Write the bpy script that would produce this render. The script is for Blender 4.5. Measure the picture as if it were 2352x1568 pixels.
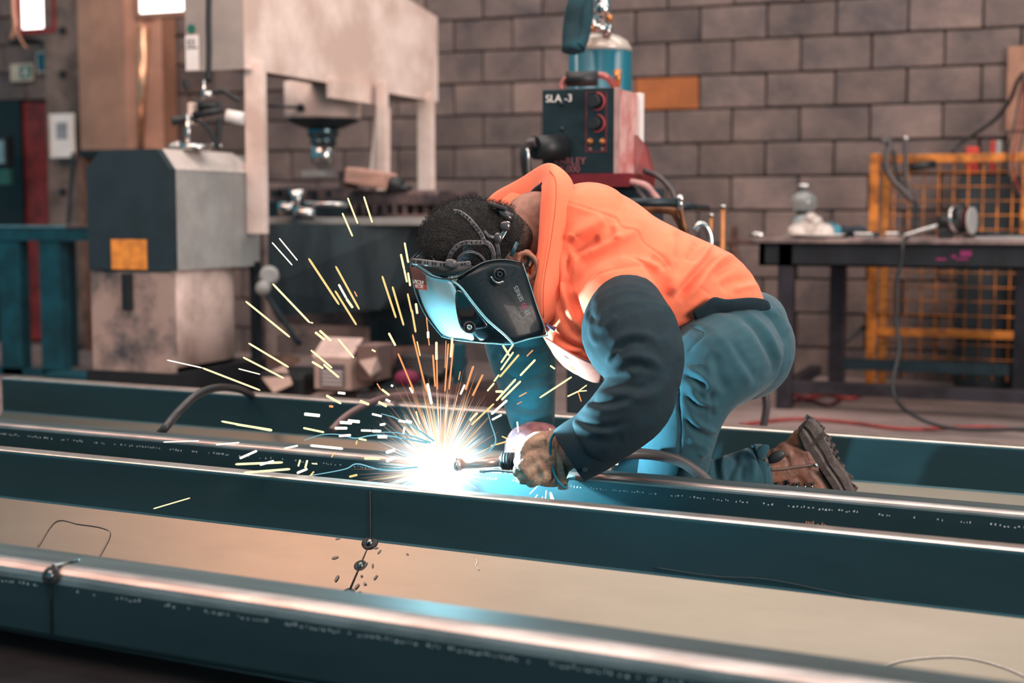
import bpy, bmesh, math, random
import numpy as np
from mathutils import Vector, Matrix
from mathutils.bvhtree import BVHTree
random.seed(7); rng = np.random.default_rng(7)
for o in list(bpy.data.objects): bpy.data.objects.remove(o)
SC = bpy.context.scene
COL = SC.collection

# ------------------------------------------------------------------ camera
FPX = 3267.0; HZ = 0.954; PITCH = math.atan(294/3267.0); PHI = math.radians(111.8)
FWD = Vector((math.cos(PHI), math.sin(PHI), 0)); RIGHT = Vector((math.sin(PHI), -math.cos(PHI), 0))
CAMP = Vector((0, 0, HZ))
F3 = FWD*math.cos(PITCH) + Vector((0, 0, -math.sin(PITCH))); U3 = FWD*math.sin(PITCH) + Vector((0, 0, math.cos(PITCH)))
cd = bpy.data.cameras.new('camera'); cam = bpy.data.objects.new('camera', cd); COL.objects.link(cam)
cd.sensor_width = 36.0; cd.lens = FPX/2352*36.0; cd.clip_start = 0.05; cd.clip_end = 60
m = Matrix.Identity(4)
for i in range(3):
    m[i][0] = RIGHT[i]; m[i][1] = U3[i]; m[i][2] = -F3[i]; m[i][3] = CAMP[i]
cam.matrix_world = m
cd.dof.use_dof = True; cd.dof.focus_distance = 3.2; cd.dof.aperture_fstop = 2.3
SC.camera = cam

# ------------------------------------------------------------------ light
w = bpy.data.worlds.new('world'); SC.world = w; w.use_nodes = True
bg = w.node_tree.nodes['Background']; bg.inputs[0].default_value = (0.09, 0.60, 0.76, 1); bg.inputs[1].default_value = 0.54
def area(name, loc, target, sx, sy, power, col):
    l = bpy.data.lights.new(name, 'AREA'); l.shape = 'RECTANGLE'; l.size = sx; l.size_y = sy; l.energy = power; l.color = col
    o = bpy.data.objects.new(name, l); COL.objects.link(o); o.location = loc
    o.rotation_euler = (Vector(target)-Vector(loc)).to_track_quat('-Z', 'Y').to_euler(); return o
area('overhead_panel', (-1.75, 1.2, 5.6), (-1.75, 1.21, 0), 5.5, 2.6, 370, (1.0, 0.74, 0.62))  # unseen overhead panel, placed to be reflected in the sloped faces
area('overhead_panel', (-5.4, 1.2, 5.6), (-5.4, 1.21, 0), 1.6, 2.6, 190, (1.0, 0.48, 0.32))  # added orange panel that warms the reflection on the left slopes
area('overhead_panel', (-7.4, 1.2, 5.6), (-7.4, 1.21, 0), 2.2, 2.6, 70, (1.0, 0.64, 0.52))  # added dim warm panel carrying that reflection further left
area('overhead_panel', (-0.6, 4.2, 5.6), (-0.6, 4.25, 0), 9.0, 1.2, 150, (1.0, 0.84, 0.76))
area('overhead_panel', (-1.5, 7.0, 5.6), (-1.5, 7.6, 0), 9.0, 1.2, 230, (1.0, 0.80, 0.70))
area('open_doorway', (6.5, 0.8, 2.6), (-1.5, 5.0, 1.0), 4.0, 3.6, 780, (1.0, 0.82, 0.73))
SC.view_settings.view_transform = 'Standard'; SC.view_settings.look = 'None'
SC.view_settings.gamma = 1; SC.view_settings.use_curve_mapping = False; SC.view_settings.exposure = 0.0

# ------------------------------------------------------------------ helpers
def ray(px, py): return F3 + RIGHT*((px-1176)/FPX) + U3*(-(py-784)/FPX)
def P(px, py, d):
    r = ray(px, py); return CAMP + r*(d/r.dot(FWD))
def onz(px, py, z):
    r = ray(px, py); return CAMP + r*((z-HZ)/r.z)
def ony(px, py, y):
    r = ray(px, py); return CAMP + r*(y/r.y)
def lin(c): return tuple(((x/255)/12.92 if x/255 <= .04045 else ((x/255+.055)/1.055)**2.4) for x in c)

MATS = {}
def mat(name, col, rough=.6, metal=0., var=.12, scale=8., bump=.0, bscale=60., col2=None, mix=(.4, .6), spec=.5, emit=None, es=0, stretch=None, trans=0, alpha=1, sheen=0, rand=0, coat=0):
    """procedural material: noise mottled colour between col and col2, fine bump"""
    if name in MATS: return MATS[name]
    ma = bpy.data.materials.new(name); ma.use_nodes = True; nt = ma.node_tree; N = nt.nodes; L = nt.links
    b = N['Principled BSDF']; b.inputs['Roughness'].default_value = rough; b.inputs['Metallic'].default_value = metal
    b.inputs['Specular IOR Level'].default_value = spec; b.inputs['Transmission Weight'].default_value = trans; b.inputs['Alpha'].default_value = alpha
    if sheen: b.inputs['Sheen Weight'].default_value = sheen
    if coat: b.inputs['Coat Weight'].default_value = coat; b.inputs['Coat Roughness'].default_value = .12
    c = lin(col); c2 = lin(col2) if col2 else tuple(max(0, x*(1-var*2.2)) for x in c)
    tc = N.new('ShaderNodeTexCoord'); mp = N.new('ShaderNodeMapping'); L.new(tc.outputs['Object'], mp.inputs[0])
    if stretch: mp.inputs['Scale'].default_value = stretch
    no = N.new('ShaderNodeTexNoise'); no.inputs['Scale'].default_value = scale; no.inputs['Detail'].default_value = 6; no.inputs['Roughness'].default_value = .62
    L.new(mp.outputs[0], no.inputs['Vector'])
    rp = N.new('ShaderNodeValToRGB'); rp.color_ramp.elements[0].position = mix[0]; rp.color_ramp.elements[1].position = mix[1]
    rp.color_ramp.elements[0].color = (*c2, 1); rp.color_ramp.elements[1].color = (*c, 1)
    if rand:
        o1 = N.new('ShaderNodeObjectInfo'); v1 = N.new('ShaderNodeVectorMath'); v1.operation = 'SCALE'; v1.inputs[0].default_value = (37, 53, 71); L.new(o1.outputs['Random'], v1.inputs['Scale']); L.new(v1.outputs[0], mp.inputs['Location'])
    L.new(no.outputs['Fac'], rp.inputs[0]); out = rp.outputs[0]
    if rand:
        oi = N.new('ShaderNodeObjectInfo'); mr = N.new('ShaderNodeMapRange'); mr.inputs['To Min'].default_value = 1-rand; mr.inputs['To Max'].default_value = 1+rand
        L.new(oi.outputs['Random'], mr.inputs[0]); vm = N.new('ShaderNodeVectorMath'); vm.operation = 'SCALE'
        L.new(out, vm.inputs[0]); L.new(mr.outputs[0], vm.inputs['Scale']); out = vm.outputs[0]
    L.new(out, b.inputs['Base Color'])
    if bump:
        n2 = N.new('ShaderNodeTexNoise'); n2.inputs['Scale'].default_value = bscale; n2.inputs['Detail'].default_value = 4
        L.new(mp.outputs[0], n2.inputs['Vector'])
        bp = N.new('ShaderNodeBump'); bp.inputs['Strength'].default_value = bump; bp.inputs['Distance'].default_value = .01
        L.new(n2.outputs['Fac'], bp.inputs['Height']); L.new(bp.outputs[0], b.inputs['Normal'])
    if emit:
        b.inputs['Emission Color'].default_value = (*lin(emit), 1); b.inputs['Emission Strength'].default_value = es
    MATS[name] = ma; return ma
def glow(name, col, s):
    if name in MATS: return MATS[name]
    ma = bpy.data.materials.new(name); ma.use_nodes = True; nt = ma.node_tree; nt.nodes.clear()
    e = nt.nodes.new('ShaderNodeEmission'); o = nt.nodes.new('ShaderNodeOutputMaterial'); e.inputs[0].default_value = (*lin(col), 1); e.inputs[1].default_value = s
    nt.links.new(e.outputs[0], o.inputs[0]); MATS[name] = ma; return ma

def tag(o, label=None, cat=None, group=None, kind=None):
    for k, v in (('label', label), ('category', cat), ('group', group), ('kind', kind)):
        if v: o[k] = v
    return o
def thing(name, label, cat, loc, group=None):
    o = bpy.data.objects.new(name, None); COL.objects.link(o); o.location = Vector(loc); o.empty_display_size = .05
    return tag(o, label, cat, group)
def wloc(o):
    v = Vector((0, 0, 0))
    while o: v += o.location; o = o.parent
    return v

class MB:
    """collects shapes given in world coordinates; build() links them as ONE mesh object"""
    def __init__(s): s.v = []; s.f = []; s.sm = []
    def add(s, vs, fs, smooth=True):
        n = len(s.v); s.v += [Vector(x) for x in vs]; s.f += [tuple(i+n for i in f) for f in fs]; s.sm += [smooth]*len(fs); return s
    def box(s, a, b, M=None, bev=0):
        a = Vector(a); b = Vector(b)
        lo = Vector((min(a.x, b.x), min(a.y, b.y), min(a.z, b.z))); hi = Vector((max(a.x, b.x), max(a.y, b.y), max(a.z, b.z)))
        bm = bmesh.new(); bmesh.ops.create_cube(bm, size=1)
        for v in bm.verts: v.co = Vector(((v.co.x+.5)*(hi.x-lo.x)+lo.x, (v.co.y+.5)*(hi.y-lo.y)+lo.y, (v.co.z+.5)*(hi.z-lo.z)+lo.z))
        if bev: bmesh.ops.bevel(bm, geom=bm.edges[:], offset=min(bev, .45*min(hi-lo)), segments=2, affect='EDGES', profile=.6)
        if M:
            for v in bm.verts: v.co = M @ v.co
        bm.verts.index_update(); s.add([v.co.copy() for v in bm.verts], [[v.index for v in f.verts] for f in bm.faces], False); bm.free(); return s
    def ring(s, c, a, b, n): return [c + a*math.cos(2*math.pi*i/n) + b*math.sin(2*math.pi*i/n) for i in range(n)]
    def rings(s, R, caps=True, smooth=True, closed=False):
        n = len(R[0]); base = len(s.v); vs = [p for r in R for p in r]; fs = []
        k = len(R)
        for j in range(k if closed else k-1):
            for i in range(n):
                a = j*n+i; b = j*n+(i+1) % n; c = ((j+1) % k)*n+(i+1) % n; d = ((j+1) % k)*n+i; fs.append((a, b, c, d))
        s.add(vs, fs, smooth)
        if caps and not closed:
            s.f.append(tuple(base+i for i in reversed(range(n)))); s.sm.append(False)
            s.f.append(tuple(base+(k-1)*n+i for i in range(n))); s.sm.append(False)
        return s
    def cyl(s, p0, p1, r0, r1=None, n=20):
        p0 = Vector(p0); p1 = Vector(p1); r1 = r0 if r1 is None else r1; t = (p1-p0).normalized()
        a = t.orthogonal().normalized(); b = t.cross(a); return s.rings([s.ring(p0, a*r0, b*r0, n), s.ring(p1, a*r1, b*r1, n)])
    def lathe(s, c, prof, ax=(0, 0, 1), n=28):
        ax = Vector(ax).normalized(); a = ax.orthogonal().normalized(); b = ax.cross(a); c = Vector(c)
        return s.rings([s.ring(c+ax*h, a*max(r, 1e-4), b*max(r, 1e-4), n) for r, h in prof])
    def tube(s, pts, r, n=10, sub=6, closed=False):
        pts = smooth_pts([Vector(p) for p in pts], sub) if sub else [Vector(p) for p in pts]
        k = len(pts); R = []; a = None
        for i, p in enumerate(pts):
            t = (pts[min(i+1, k-1)]-pts[max(i-1, 0)]); t = t.normalized() if t.length > 1e-9 else Vector((0, 0, 1))
            a = t.orthogonal().normalized() if a is None else (a-t*a.dot(t)).normalized()
            rr = r[0]+(r[1]-r[0])*i/(k-1) if isinstance(r, tuple) else r
            R.append(s.ring(p, a*rr, t.cross(a)*rr, n))
        return s.rings(R)
    def ball(s, c, rx, ry=None, rz=None, M=None, n=16):
        ry = ry or rx; rz = rz or rx; c = Vector(c); R = []
        for j in range(n+1):
            th = math.pi*j/n; st = max(math.sin(th), 1e-3); r = []
            for i in range(2*n):
                ph = math.pi*i/n; p = Vector((rx*st*math.cos(ph), ry*st*math.sin(ph), rz*math.cos(th)))
                r.append(c + (M @ p if M else p))
            R.append(r)
        return s.rings(R)
    def prism(s, poly, ext):
        """poly: list of 3D points; extruded by vector ext"""
        poly = [Vector(p) for p in poly]; ext = Vector(ext); n = len(poly)
        s.add(poly+[p+ext for p in poly], [tuple(range(n)), tuple(reversed(range(n, 2*n)))]+[(i, (i+1) % n, n+(i+1) % n, n+i) for i in range(n)], False); return s
    def grid(s, rows, smooth=True):
        n = len(rows[0]); return s.add([p for r in rows for p in r], [(j*n+i, j*n+i+1, (j+1)*n+i+1, (j+1)*n+i) for j in range(len(rows)-1) for i in range(n-1)], smooth)
    def build(s, name, ma, parent=None, label=None, kind=None, thick=0, sub=0, fixn=True):
        me = bpy.data.meshes.new(name); base = wloc(parent) if parent else Vector((0, 0, 0))
        me.from_pydata([v-base for v in s.v], [], s.f); me.update()
        me.polygons.foreach_set('use_smooth', s.sm)
        if fixn:
            bm = bmesh.new(); bm.from_mesh(me); bmesh.ops.recalc_face_normals(bm, faces=bm.faces); bm.to_mesh(me); bm.free()
        me.materials.append(ma); o = bpy.data.objects.new(name, me); COL.objects.link(o)
        if parent: o.parent = parent
        if label: o['label'] = label
        if kind: o['kind'] = kind
        if sub:
            sm_ = o.modifiers.new('s', 'SUBSURF'); sm_.levels = sub; sm_.render_levels = sub
        if thick:
            so = o.modifiers.new('t', 'SOLIDIFY'); so.thickness = thick; so.offset = 0
        return o
def smooth_pts(p, sub):
    if len(p) < 3: return p
    q = [p[0]*2-p[1]]+p+[p[-1]*2-p[-2]]; out = []
    for i in range(1, len(q)-2):
        for j in range(sub):
            t = j/sub; a, b, c, d = q[i-1], q[i], q[i+1], q[i+2]
            out.append(.5*((2*b)+(c-a)*t+(2*a-5*b+4*c-d)*t*t+(3*b-a-3*c+d)*t**3))
    out.append(p[-1]); return out
def wbox(x0, y0, x1, y1, d, depth):
    """corners of a wall-aligned box whose front face spans those picture corners at distance d"""
    yy = P((x0+x1)/2, (y0+y1)/2, d).y; a = ony(x0, y1, yy); b = ony(x1, y0, yy)
    return Vector((a.x, yy, a.z)), Vector((b.x, yy+depth, b.z))
def wboxy(x0, y0, x1, y1, yy, depth):
    a = ony(x0, y1, yy); b = ony(x1, y0, yy); return Vector((a.x, yy, a.z)), Vector((b.x, yy+depth, b.z))
def single(name, mb, ma, label, cat, group=None, kind=None, **k):
    """one-mesh top-level thing with its origin at its base"""
    c = Vector((sum(v.x for v in mb.v), sum(v.y for v in mb.v), 0))/len(mb.v); c.z = min(v.z for v in mb.v)
    mb.v = [v-c for v in mb.v]; o = mb.build(name, ma, None, **k); o.location = c; return tag(o, label, cat, group, kind)
def text(body, size, ma, parent, loc, xdir, ydir, name='lettering', ext=.0008, align='LEFT'):
    cu = bpy.data.curves.new('t', 'FONT'); cu.body = body; cu.size = size; cu.extrude = ext; cu.align_x = align
    ob = bpy.data.objects.new('t', cu); COL.objects.link(ob)
    dg = bpy.context.evaluated_depsgraph_get(); me = bpy.data.meshes.new_from_object(ob.evaluated_get(dg)); bpy.data.objects.remove(ob)
    x = Vector(xdir).normalized(); y = Vector(ydir); y = (y-x*y.dot(x)).normalized(); z = x.cross(y)
    M = Matrix((x, y, z)).transposed().to_4x4(); me.transform(M); base = wloc(parent)
    me.transform(Matrix.Translation(Vector(loc)-base)); me.materials.clear(); me.materials.append(ma)
    o = bpy.data.objects.new(name, me); COL.objects.link(o); o.parent = parent; return o

# ------------------------------------------------------------------ materials
BLOCK = mat('block', (122, 104, 98), .9, var=.2, scale=3.2, bump=.5, bscale=35, rand=.22, mix=(.28, .68), col2=(70, 64, 67))
MORTAR = mat('mortar', (86, 76, 76), .95, bump=.3)
OCHRE = mat('ochre_block', (160, 92, 48), .8, var=.1, bump=.3)
FLOORM = mat('floor', (140, 120, 116), .75, var=.15, scale=1.2, bump=.15, bscale=20, col2=(98, 84, 82), mix=(.35, .65))
STEEL = mat('mill_scale_steel', (76, 106, 113), .31, .74, var=.1, scale=2.2, bump=.03, bscale=220, stretch=(.6, 3, 3), mix=(.3, .7))
SEDGE = mat('pale_steel_edge', (205, 190, 182), .3, .85, var=.1, scale=20)  # paler steel for the channels' top lips
BLACK = mat('black', (22, 26, 30), .5, var=.1); DARK = mat('dark_steel', (44, 56, 62), .45, .5, var=.2, bump=.1)
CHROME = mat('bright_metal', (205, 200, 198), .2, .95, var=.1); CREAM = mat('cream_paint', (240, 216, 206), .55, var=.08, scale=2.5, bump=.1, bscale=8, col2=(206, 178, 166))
CREAM_SHADE = mat('shaded_cream_paint', (160, 148, 142), .55, var=.1, scale=3)  # last one: darker copy of the cream, painting the hood face in shade
GREY = mat('grey_paint', (160, 158, 156), .5, var=.1, scale=5); NAVY = mat('dark_blue_paint', (30, 46, 54), .55, var=.12)
RUST = mat('worn_primer', (156, 134, 126), .7, var=.25, scale=4, col2=(62, 64, 68), mix=(.36, .56), bump=.2)
COPPER = mat('copper_sheet', (200, 142, 118), .42, .35, var=.12, scale=2.5); WOODB = mat('board', (160, 118, 98), .8, var=.15)
YELL = mat('yellow_paint', (206, 122, 44), .6, var=.3, scale=9); WHITE = mat('white', (232, 224, 220), .6, var=.04)
RED = mat('red_paint', (140, 46, 44), .5, var=.2); TEAL = mat('teal_paint', (12, 76, 90), .5, var=.2, scale=6)
RUBBER = mat('rubber', (58, 52, 54), .42, var=.1, scale=20)
BRASS = mat('brass', (190, 126, 80), .35, .7); GLASSY = mat('clear_plastic', (225, 232, 232), .08, trans=.85, var=.02)
# ------------------------------------------------------------------ the setting
YW = P(1176, 834, 9.07).y
fl = MB().box((-13, -3, -.1), (9, YW+.5, 0)); tag(fl.build('floor', FLOORM), kind='structure')
wall = MB().box((-13, YW+.03, 0), (6, YW+.35, 3.6)).build('wall_back', MORTAR); tag(wall, kind='structure')
bmesh_vars = []
for k in range(4):
    bm = bmesh.new(); bmesh.ops.create_cube(bm, size=1)
    for v in bm.verts: v.co = Vector((v.co.x*.390, v.co.y*.12, v.co.z*.190)) + Vector((random.uniform(-.002, .002), random.uniform(-.004, .004), random.uniform(-.002, .002)))
    bmesh.ops.bevel(bm, geom=bm.edges[:], offset=.007, segments=1, affect='EDGES')
    me = bpy.data.meshes.new('block'); bm.to_mesh(me); bm.free(); me.materials.append(BLOCK); bmesh_vars.append(me)
xj = ony(1610, 220, YW).x
xl = ony(-70, 500, YW).x-.4; xr = ony(2420, 500, YW).x+.4
doorx0 = ony(18, 500, YW).x; doorx1 = ony(130, 500, YW).x
for row in range(-1, 13):
    zc = .07 + .2*row; off = (row-8) % 2*.2
    n0 = math.floor((xl-xj-off)/.4)
    for k in range(n0, n0+22):
        xc = xj+off+.4*k+.2
        if xc < xl-.2 or xc > xr+.2: continue
        if zc < 0: continue
        if doorx0-.18 < xc < doorx1+.1 and zc < 1.75: continue
        och = (row == 8 and k == -1)
        me = bmesh_vars[random.randrange(4)]
        if och: me = me.copy(); me.materials.clear(); me.materials.append(OCHRE)
        b = bpy.data.objects.new('block', me); COL.objects.link(b); b.parent = wall
        b.location = (xc, YW+.01+random.uniform(-.004, .004), zc); b.rotation_euler = (0, random.choice((0, math.pi)), 0)
        if och: b['label'] = 'ochre painted block'
# windows high on the left
WPANE = glow('daylight_pane', (255, 246, 240), 4.0)
for i, (x0, y0, x1, y1, d) in enumerate(((52, -60, 120, 68, 10.1), (322, -70, 424, 32, 9.6))):
    a, b = wbox(x0, y0, x1, y1, d, .02); fr = thing('window_%d' % (i+1), None, None, ((a.x+b.x)/2, a.y, a.z)); tag(fr, kind='structure')
    g = MB(); t = .035
    g.box((a.x-t, a.y-.02, a.z-t), (b.x+t, b.y+.03, a.z)); g.box((a.x-t, a.y-.02, b.z), (b.x+t, b.y+.03, b.z+t))
    g.box((a.x-t, a.y-.02, a.z), (a.x, b.y+.03, b.z)); g.box((b.x, a.y-.02, a.z), (b.x+t, b.y+.03, b.z))
    g.build('window_frame', RED if i == 0 else WOODB, fr); MB().box(a, b).build('pane', WPANE, fr)
# door
d1 = thing('door_1', None, None, (doorx0, YW, 0)); tag(d1, kind='structure')
zt = ony(80, 195, YW).z
MB().box((doorx0-.12, YW-.03, 0), (doorx0+.17, YW+.1, zt)).box((doorx0, YW-.03, zt-.05), (doorx1+.1, YW+.1, zt+.12)).build('door_frame', BLACK, d1)
MB().box((doorx0+.17, YW-.005, .02), (doorx1+.05, YW+.05, zt-.12), bev=.004).build('door_leaf', RED, d1)
MB().box((doorx0+.17, YW-.0, zt-.12), (doorx1+.05, YW+.05, zt-.05)).build('door_head', mat('wornred', (90, 50, 46), .7), d1)

# column, copper duct, poster
a, b = wbox(120, -60, 188, 786, 10.0, .18); a.z = 0
colm = thing('steel_column', 'grey brown timber-faced column with a white notice, left of the copper sheet', 'column', ((a.x+b.x)/2, a.y, 0))
g = MB().box(a, b, bev=.01); g.build('shaft', mat('column', (128, 108, 100), .8, var=.25, scale=4, bump=.3), colm)
g = MB()
for py in (70, 170, 440, 560): MB().cyl(ony(147, py, a.y), ony(147, py, a.y)-Vector((0, .03, 0)), .022, n=8).build('bolt', BLACK, colm)
MB().box((a.x-.02, a.y-.02, 0), (b.x+.02, b.y+.02, .03)).build('base_plate', DARK, colm)
pa, pb = wbox(115, 260, 170, 362, 9.9, .004)
pp = thing('notice_poster', 'white paper notice with orange dashed border taped to the column', 'notice', (pa.x, pa.y, pa.z))
MB().box(pa, pb).build('paper', WHITE, pp)
g = MB(); h = pb.z-pa.z; ww = pb.x-pa.x
for i in range(7):
    for xx in (.03, .92): g.box((pa.x+ww*xx, pa.y-.002, pa.z+h*(.1+.13*i)), (pa.x+ww*(xx+.05), pa.y, pa.z+h*(.16+.13*i)))
g.build('printed_border', mat('orange_ink', (225, 160, 100), .6), pp, kind='stuff')
MB().box((pa.x+ww*.28, pa.y-.002, pa.z+h*.42), (pa.x+ww*.72, pa.y, pa.z+h*.8)).build('printed_panel', mat('grey_ink', (150, 150, 155), .6), pp)
a, b = wbox(186, -60, 322, 345, 9.75, .3)
dct = thing('copper_duct', 'tall copper coloured sheet metal duct with a highlight painted along one edge', 'duct', ((a.x+b.x)/2, a.y, a.z))
xm = b.x-.03
g = MB(); pr = [(a.x, a.y), (a.x+.12, a.y-.01), (xm-.1, a.y-.01), (xm, a.y+.02), (b.x+.06, a.y+.14), (b.x+.06, b.y), (a.x, b.y)]
g.prism([(x, y, a.z) for x, y in pr], (0, 0, b.z-a.z)); g.build('sheet_panel', COPPER, dct)
MB().cyl((xm, a.y+.0, a.z), (xm+.05, a.y+.0, b.z-.35), .02, .045).build('highlight_edge', mat('highlight_copper', (238, 176, 140), .25, .7), dct)  # brighter copper cone paints the highlight running down the edge
MB().box((a.x, a.y-.02, a.z-.05), (b.x+.06, b.y, a.z)).build('bottom_flange', BLACK, dct)
# rusty angle below the duct
a, b = wbox(190, 352, 212, 782, 9.9, .12); a.z = 0
pst = thing('rusty_channel_post', 'rusty brown channel post standing under the copper duct', 'post', ((a.x+b.x)/2, a.y, 0))
MB().box(a, (b.x-.03, b.y, b.z)).build('web', mat('rusty', (140, 104, 90), .8, var=.25, scale=6), pst); MB().box((b.x-.03, a.y-.05, 0), (b.x, b.y, b.z)).build('flange', mat('rustd', (112, 74, 60), .8, var=.2), pst)
MB().tube([P(168, 350, 9.7), P(162, 450, 9.7), P(150, 600, 9.65), P(136, 700, 9.6), P(120, 770, 9.6)], .014).build('pull_cord', DARK, colm)
# signs
a, b = wbox(24, 145, 74, 188, 10.4, .02)
s = thing('exit_sign', 'cream exit sign with a green running figure square above the red door', 'sign', (a.x, a.y, a.z))
MB().box(a, b, bev=.003).build('sign_plate', mat('cream_sign', (205, 188, 170), .6), s)
gm = mat('sign_green', (20, 110, 96), .5)
ww = b.x-a.x; h = b.z-a.z
MB().box((a.x+ww*.45, a.y-.003, a.z+h*.15), (a.x+ww*.95, a.y, a.z+h*.85)).build('green_panel', gm, s)
g = MB().ball((a.x+ww*.72, a.y-.006, a.z+h*.7), .011, .003, .011, n=6); g.tube([(a.x+ww*.72, a.y-.006, a.z+h*.6), (a.x+ww*.66, a.y-.006, a.z+h*.4), (a.x+ww*.56, a.y-.006, a.z+h*.3)], .006, 6); g.tube([(a.x+ww*.66, a.y-.006, a.z+h*.4), (a.x+ww*.8, a.y-.006, a.z+h*.3), (a.x+ww*.8, a.y-.006, a.z+h*.18)], .006, 6); g.tube([(a.x+ww*.58, a.y-.006, a.z+h*.56), (a.x+ww*.72, a.y-.006, a.z+h*.58), (a.x+ww*.86, a.y-.006, a.z+h*.5)], .005, 6)
g.build('running_figure', WHITE, s)
a, b = wbox(84, 116, 124, 168, 10.3, .02)
s = thing('blue_wall_sign', 'small teal and blue sign with a pale border beside the exit sign', 'sign', (a.x, a.y, a.z))
MB().box(a, b).build('sign_plate', mat('cream_sign', (205, 188, 170), .6), s)
ww = b.x-a.x; h = b.z-a.z
MB().box((a.x+ww*.08, a.y-.003, a.z+h*.1), (b.x-ww*.05, a.y, b.z-h*.1)).build('blue_panel', mat('sign_blue', (0, 84, 120), .5), s)
g = MB()
for i in range(3): g.box((a.x+ww*.2, a.y-.005, a.z+h*(.25+.2*i)), (a.x+ww*.85, a.y-.003, a.z+h*(.32+.2*i)))
g.build('printed_line', gm, s, kind='stuff')
a, b = wbox(-30, 312, 14, 385, 10.2, .08)
s = thing('switch_box', 'dark cased electrical box with pale front at the left edge', 'switch box', (a.x, a.y, a.z))
MB().box(a, b, bev=.01).build('case', BLACK, s); MB().box((a.x, a.y-.01, a.z+.03), (b.x-.02, a.y, b.z-.03)).build('cover', mat('paleteal', (120, 150, 158), .5), s)
a, b = wbox(-30, 388, 16, 425, 10.2, .06)
single('socket_box', MB().box(a, b, bev=.01), mat('socketgreen', (40, 90, 84), .5), 'dark green socket box below the switch box at the left edge', 'socket')
g = MB().tube([P(30, -30, 10.1), P(30, 20, 10.1), P(34, 60, 10.1), P(26, 90, 10.1)], .016); g.tube([P(38, 70, 10.1), P(50, 95, 10.1), P(62, 112, 10.1)], .008)
single('copper_conduit', g, COPPER, 'copper coloured conduit beside the red framed window', 'pipe')
g = MB().tube([P(26, 100, 10.2), P(60, 92, 10.2), P(100, 100, 10.2), P(110, 118, 10.2)], .02)
single('black_conduit', g, BLACK, 'black cable run above the exit sign', 'cable')

# ------------------------------------------------------------------ blue bench at the left
a, b = wbox(-60, 518, 150, 548, 8.3, .6)
bn = thing('steel_trestle_bench', 'teal blue steel bench standing in front of the red door', 'bench', ((a.x+b.x)/2, a.y, 0))
MB().box((a.x, a.y, b.z-.012), b, bev=.002).build('bench_top', CHROME, bn)
MB().box((a.x, a.y+.01, a.z-.01), (b.x-.01, a.y+.07, b.z-.012)).box((a.x, b.y-.07, a.z-.01), (b.x-.01, b.y-.01, b.z-.012)).box((b.x-.07, a.y+.07, a.z-.01), (b.x-.01, b.y-.07, b.z-.012)).build('top_frame', TEAL, bn)
for x0, x1, dy in ((-12, 38, 0), (82, 131, 0), (-30, 20, .5), (100, 140, .5)):
    p = ony(x0, 540, a.y).x; q = ony(x1, 540, a.y).x
    MB().box((p, a.y+.02+dy, 0), (q, a.y+.1+dy, a.z-.01), bev=.004).build('leg', TEAL, bn)
MB().box((a.x, a.y+.02, .0), (b.x+.3, a.y+.09, .045)).build('floor_rail', TEAL, bn)
a, b = wbox(100, 862, 232, 882, 7.6, .1); a.z = 0
single('painted_tube', MB().box(a, b, bev=.01), TEAL, 'short teal painted box tube lying on floor behind the rear channel', 'tube')

# ------------------------------------------------------------------ grey machine cabinet
D = 6.0; yy = P(395, 600, D).y
def cy(px, py): v = ony(px, py, yy); return v
L0 = cy(204, 600).x; L1 = cy(395, 600).x; Zt = cy(395, 341).z; Zs = cy(395, 388).z; Zm = cy(395, 622).z; Zb = cy(395, 858).z; Zp = cy(395, 612).z; DP = .70
cab = thing('machine_cabinet', 'grey machine cabinet with dark blue end, sloped bright top and yellow sticker', 'cabinet', ((L0+L1)/2, yy, 0))
w_ = L1-L0; ch = Zt-Zs
pr = [(L0, Zm), (L1, Zm), (L1, Zs), (L1-ch*.75, Zt), (L0+ch*.9, Zt), (L0, Zs+.01)]
MB().prism([(x, yy, z) for x, z in pr], (0, .04, 0)).build('end_plate', NAVY, cab)
MB().prism([(x, yy+.04, z) for x, z in [(L0+.01, Zm), (L1-.006, Zm), (L1-.006, Zs), (L1-ch*.75, Zt-.006), (L0+ch*.9, Zt-.006), (L0+.01, Zs)]], (0, DP-.04, 0)).build('hood', GREY, cab)
MB().prism([(L1-.004, yy+.04, Zs), (L1-ch*.75, yy+.04, Zt-.004), (L1-ch*.75-.005, yy+DP-.12, Zt+.0), (L1, yy+DP, Zs)], (-.004, 0, .006)).build('sloped_top', mat('top_lit_grey', (214, 202, 196), .45), cab)  # paler grey paints the light falling on the top slope
MB().box((L0, yy+.01, Zb), (L1-.02, yy+.05, Zm-.004)).build('lower_door', RUST, cab)
rows = []
for j in range(9):
    t = j/8; xx = L1-.02-.10*max(0, t-.55)**2*5; rows.append([Vector((xx, yy+.05+(DP-.1)*t, z)) for z in (Zb+.02, Zb+.2, Zp-.02)])
MB().grid(rows).build('curved_side_door', mat('primer_side', (196, 172, 164), .6, var=.12, scale=4, col2=(160, 138, 130)), cab, thick=.006)
MB().box((L0+.02, yy+.05, Zb), (L1-.15, yy+DP-.02, Zm)).build('inner_body', DARK, cab)
MB().box((L0-.02, yy-.01, Zb-.22), (L1+.02, yy+DP, Zb)).build('plinth', BLACK, cab)
MB().box((L0+.03, yy+.1, 0), (L1-.02, yy+DP, Zb-.22)).build('foot', BLACK, cab)
MB().box((L1-.03, yy+DP-.05, Zb), (L1, yy+DP, Zp)).build('side_stile', DARK, cab)
a = cy(257, 618); b = cy(337, 550)
st = MB().box((a.x, yy-.003, a.z), (b.x, yy, b.z), bev=.001).build('warning_sticker', mat('sticker_orange', (232, 148, 62), .5, var=.15, scale=14, col2=(190, 118, 50)), cab)
a = cy(286, 712); b = cy(302, 628)
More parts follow.
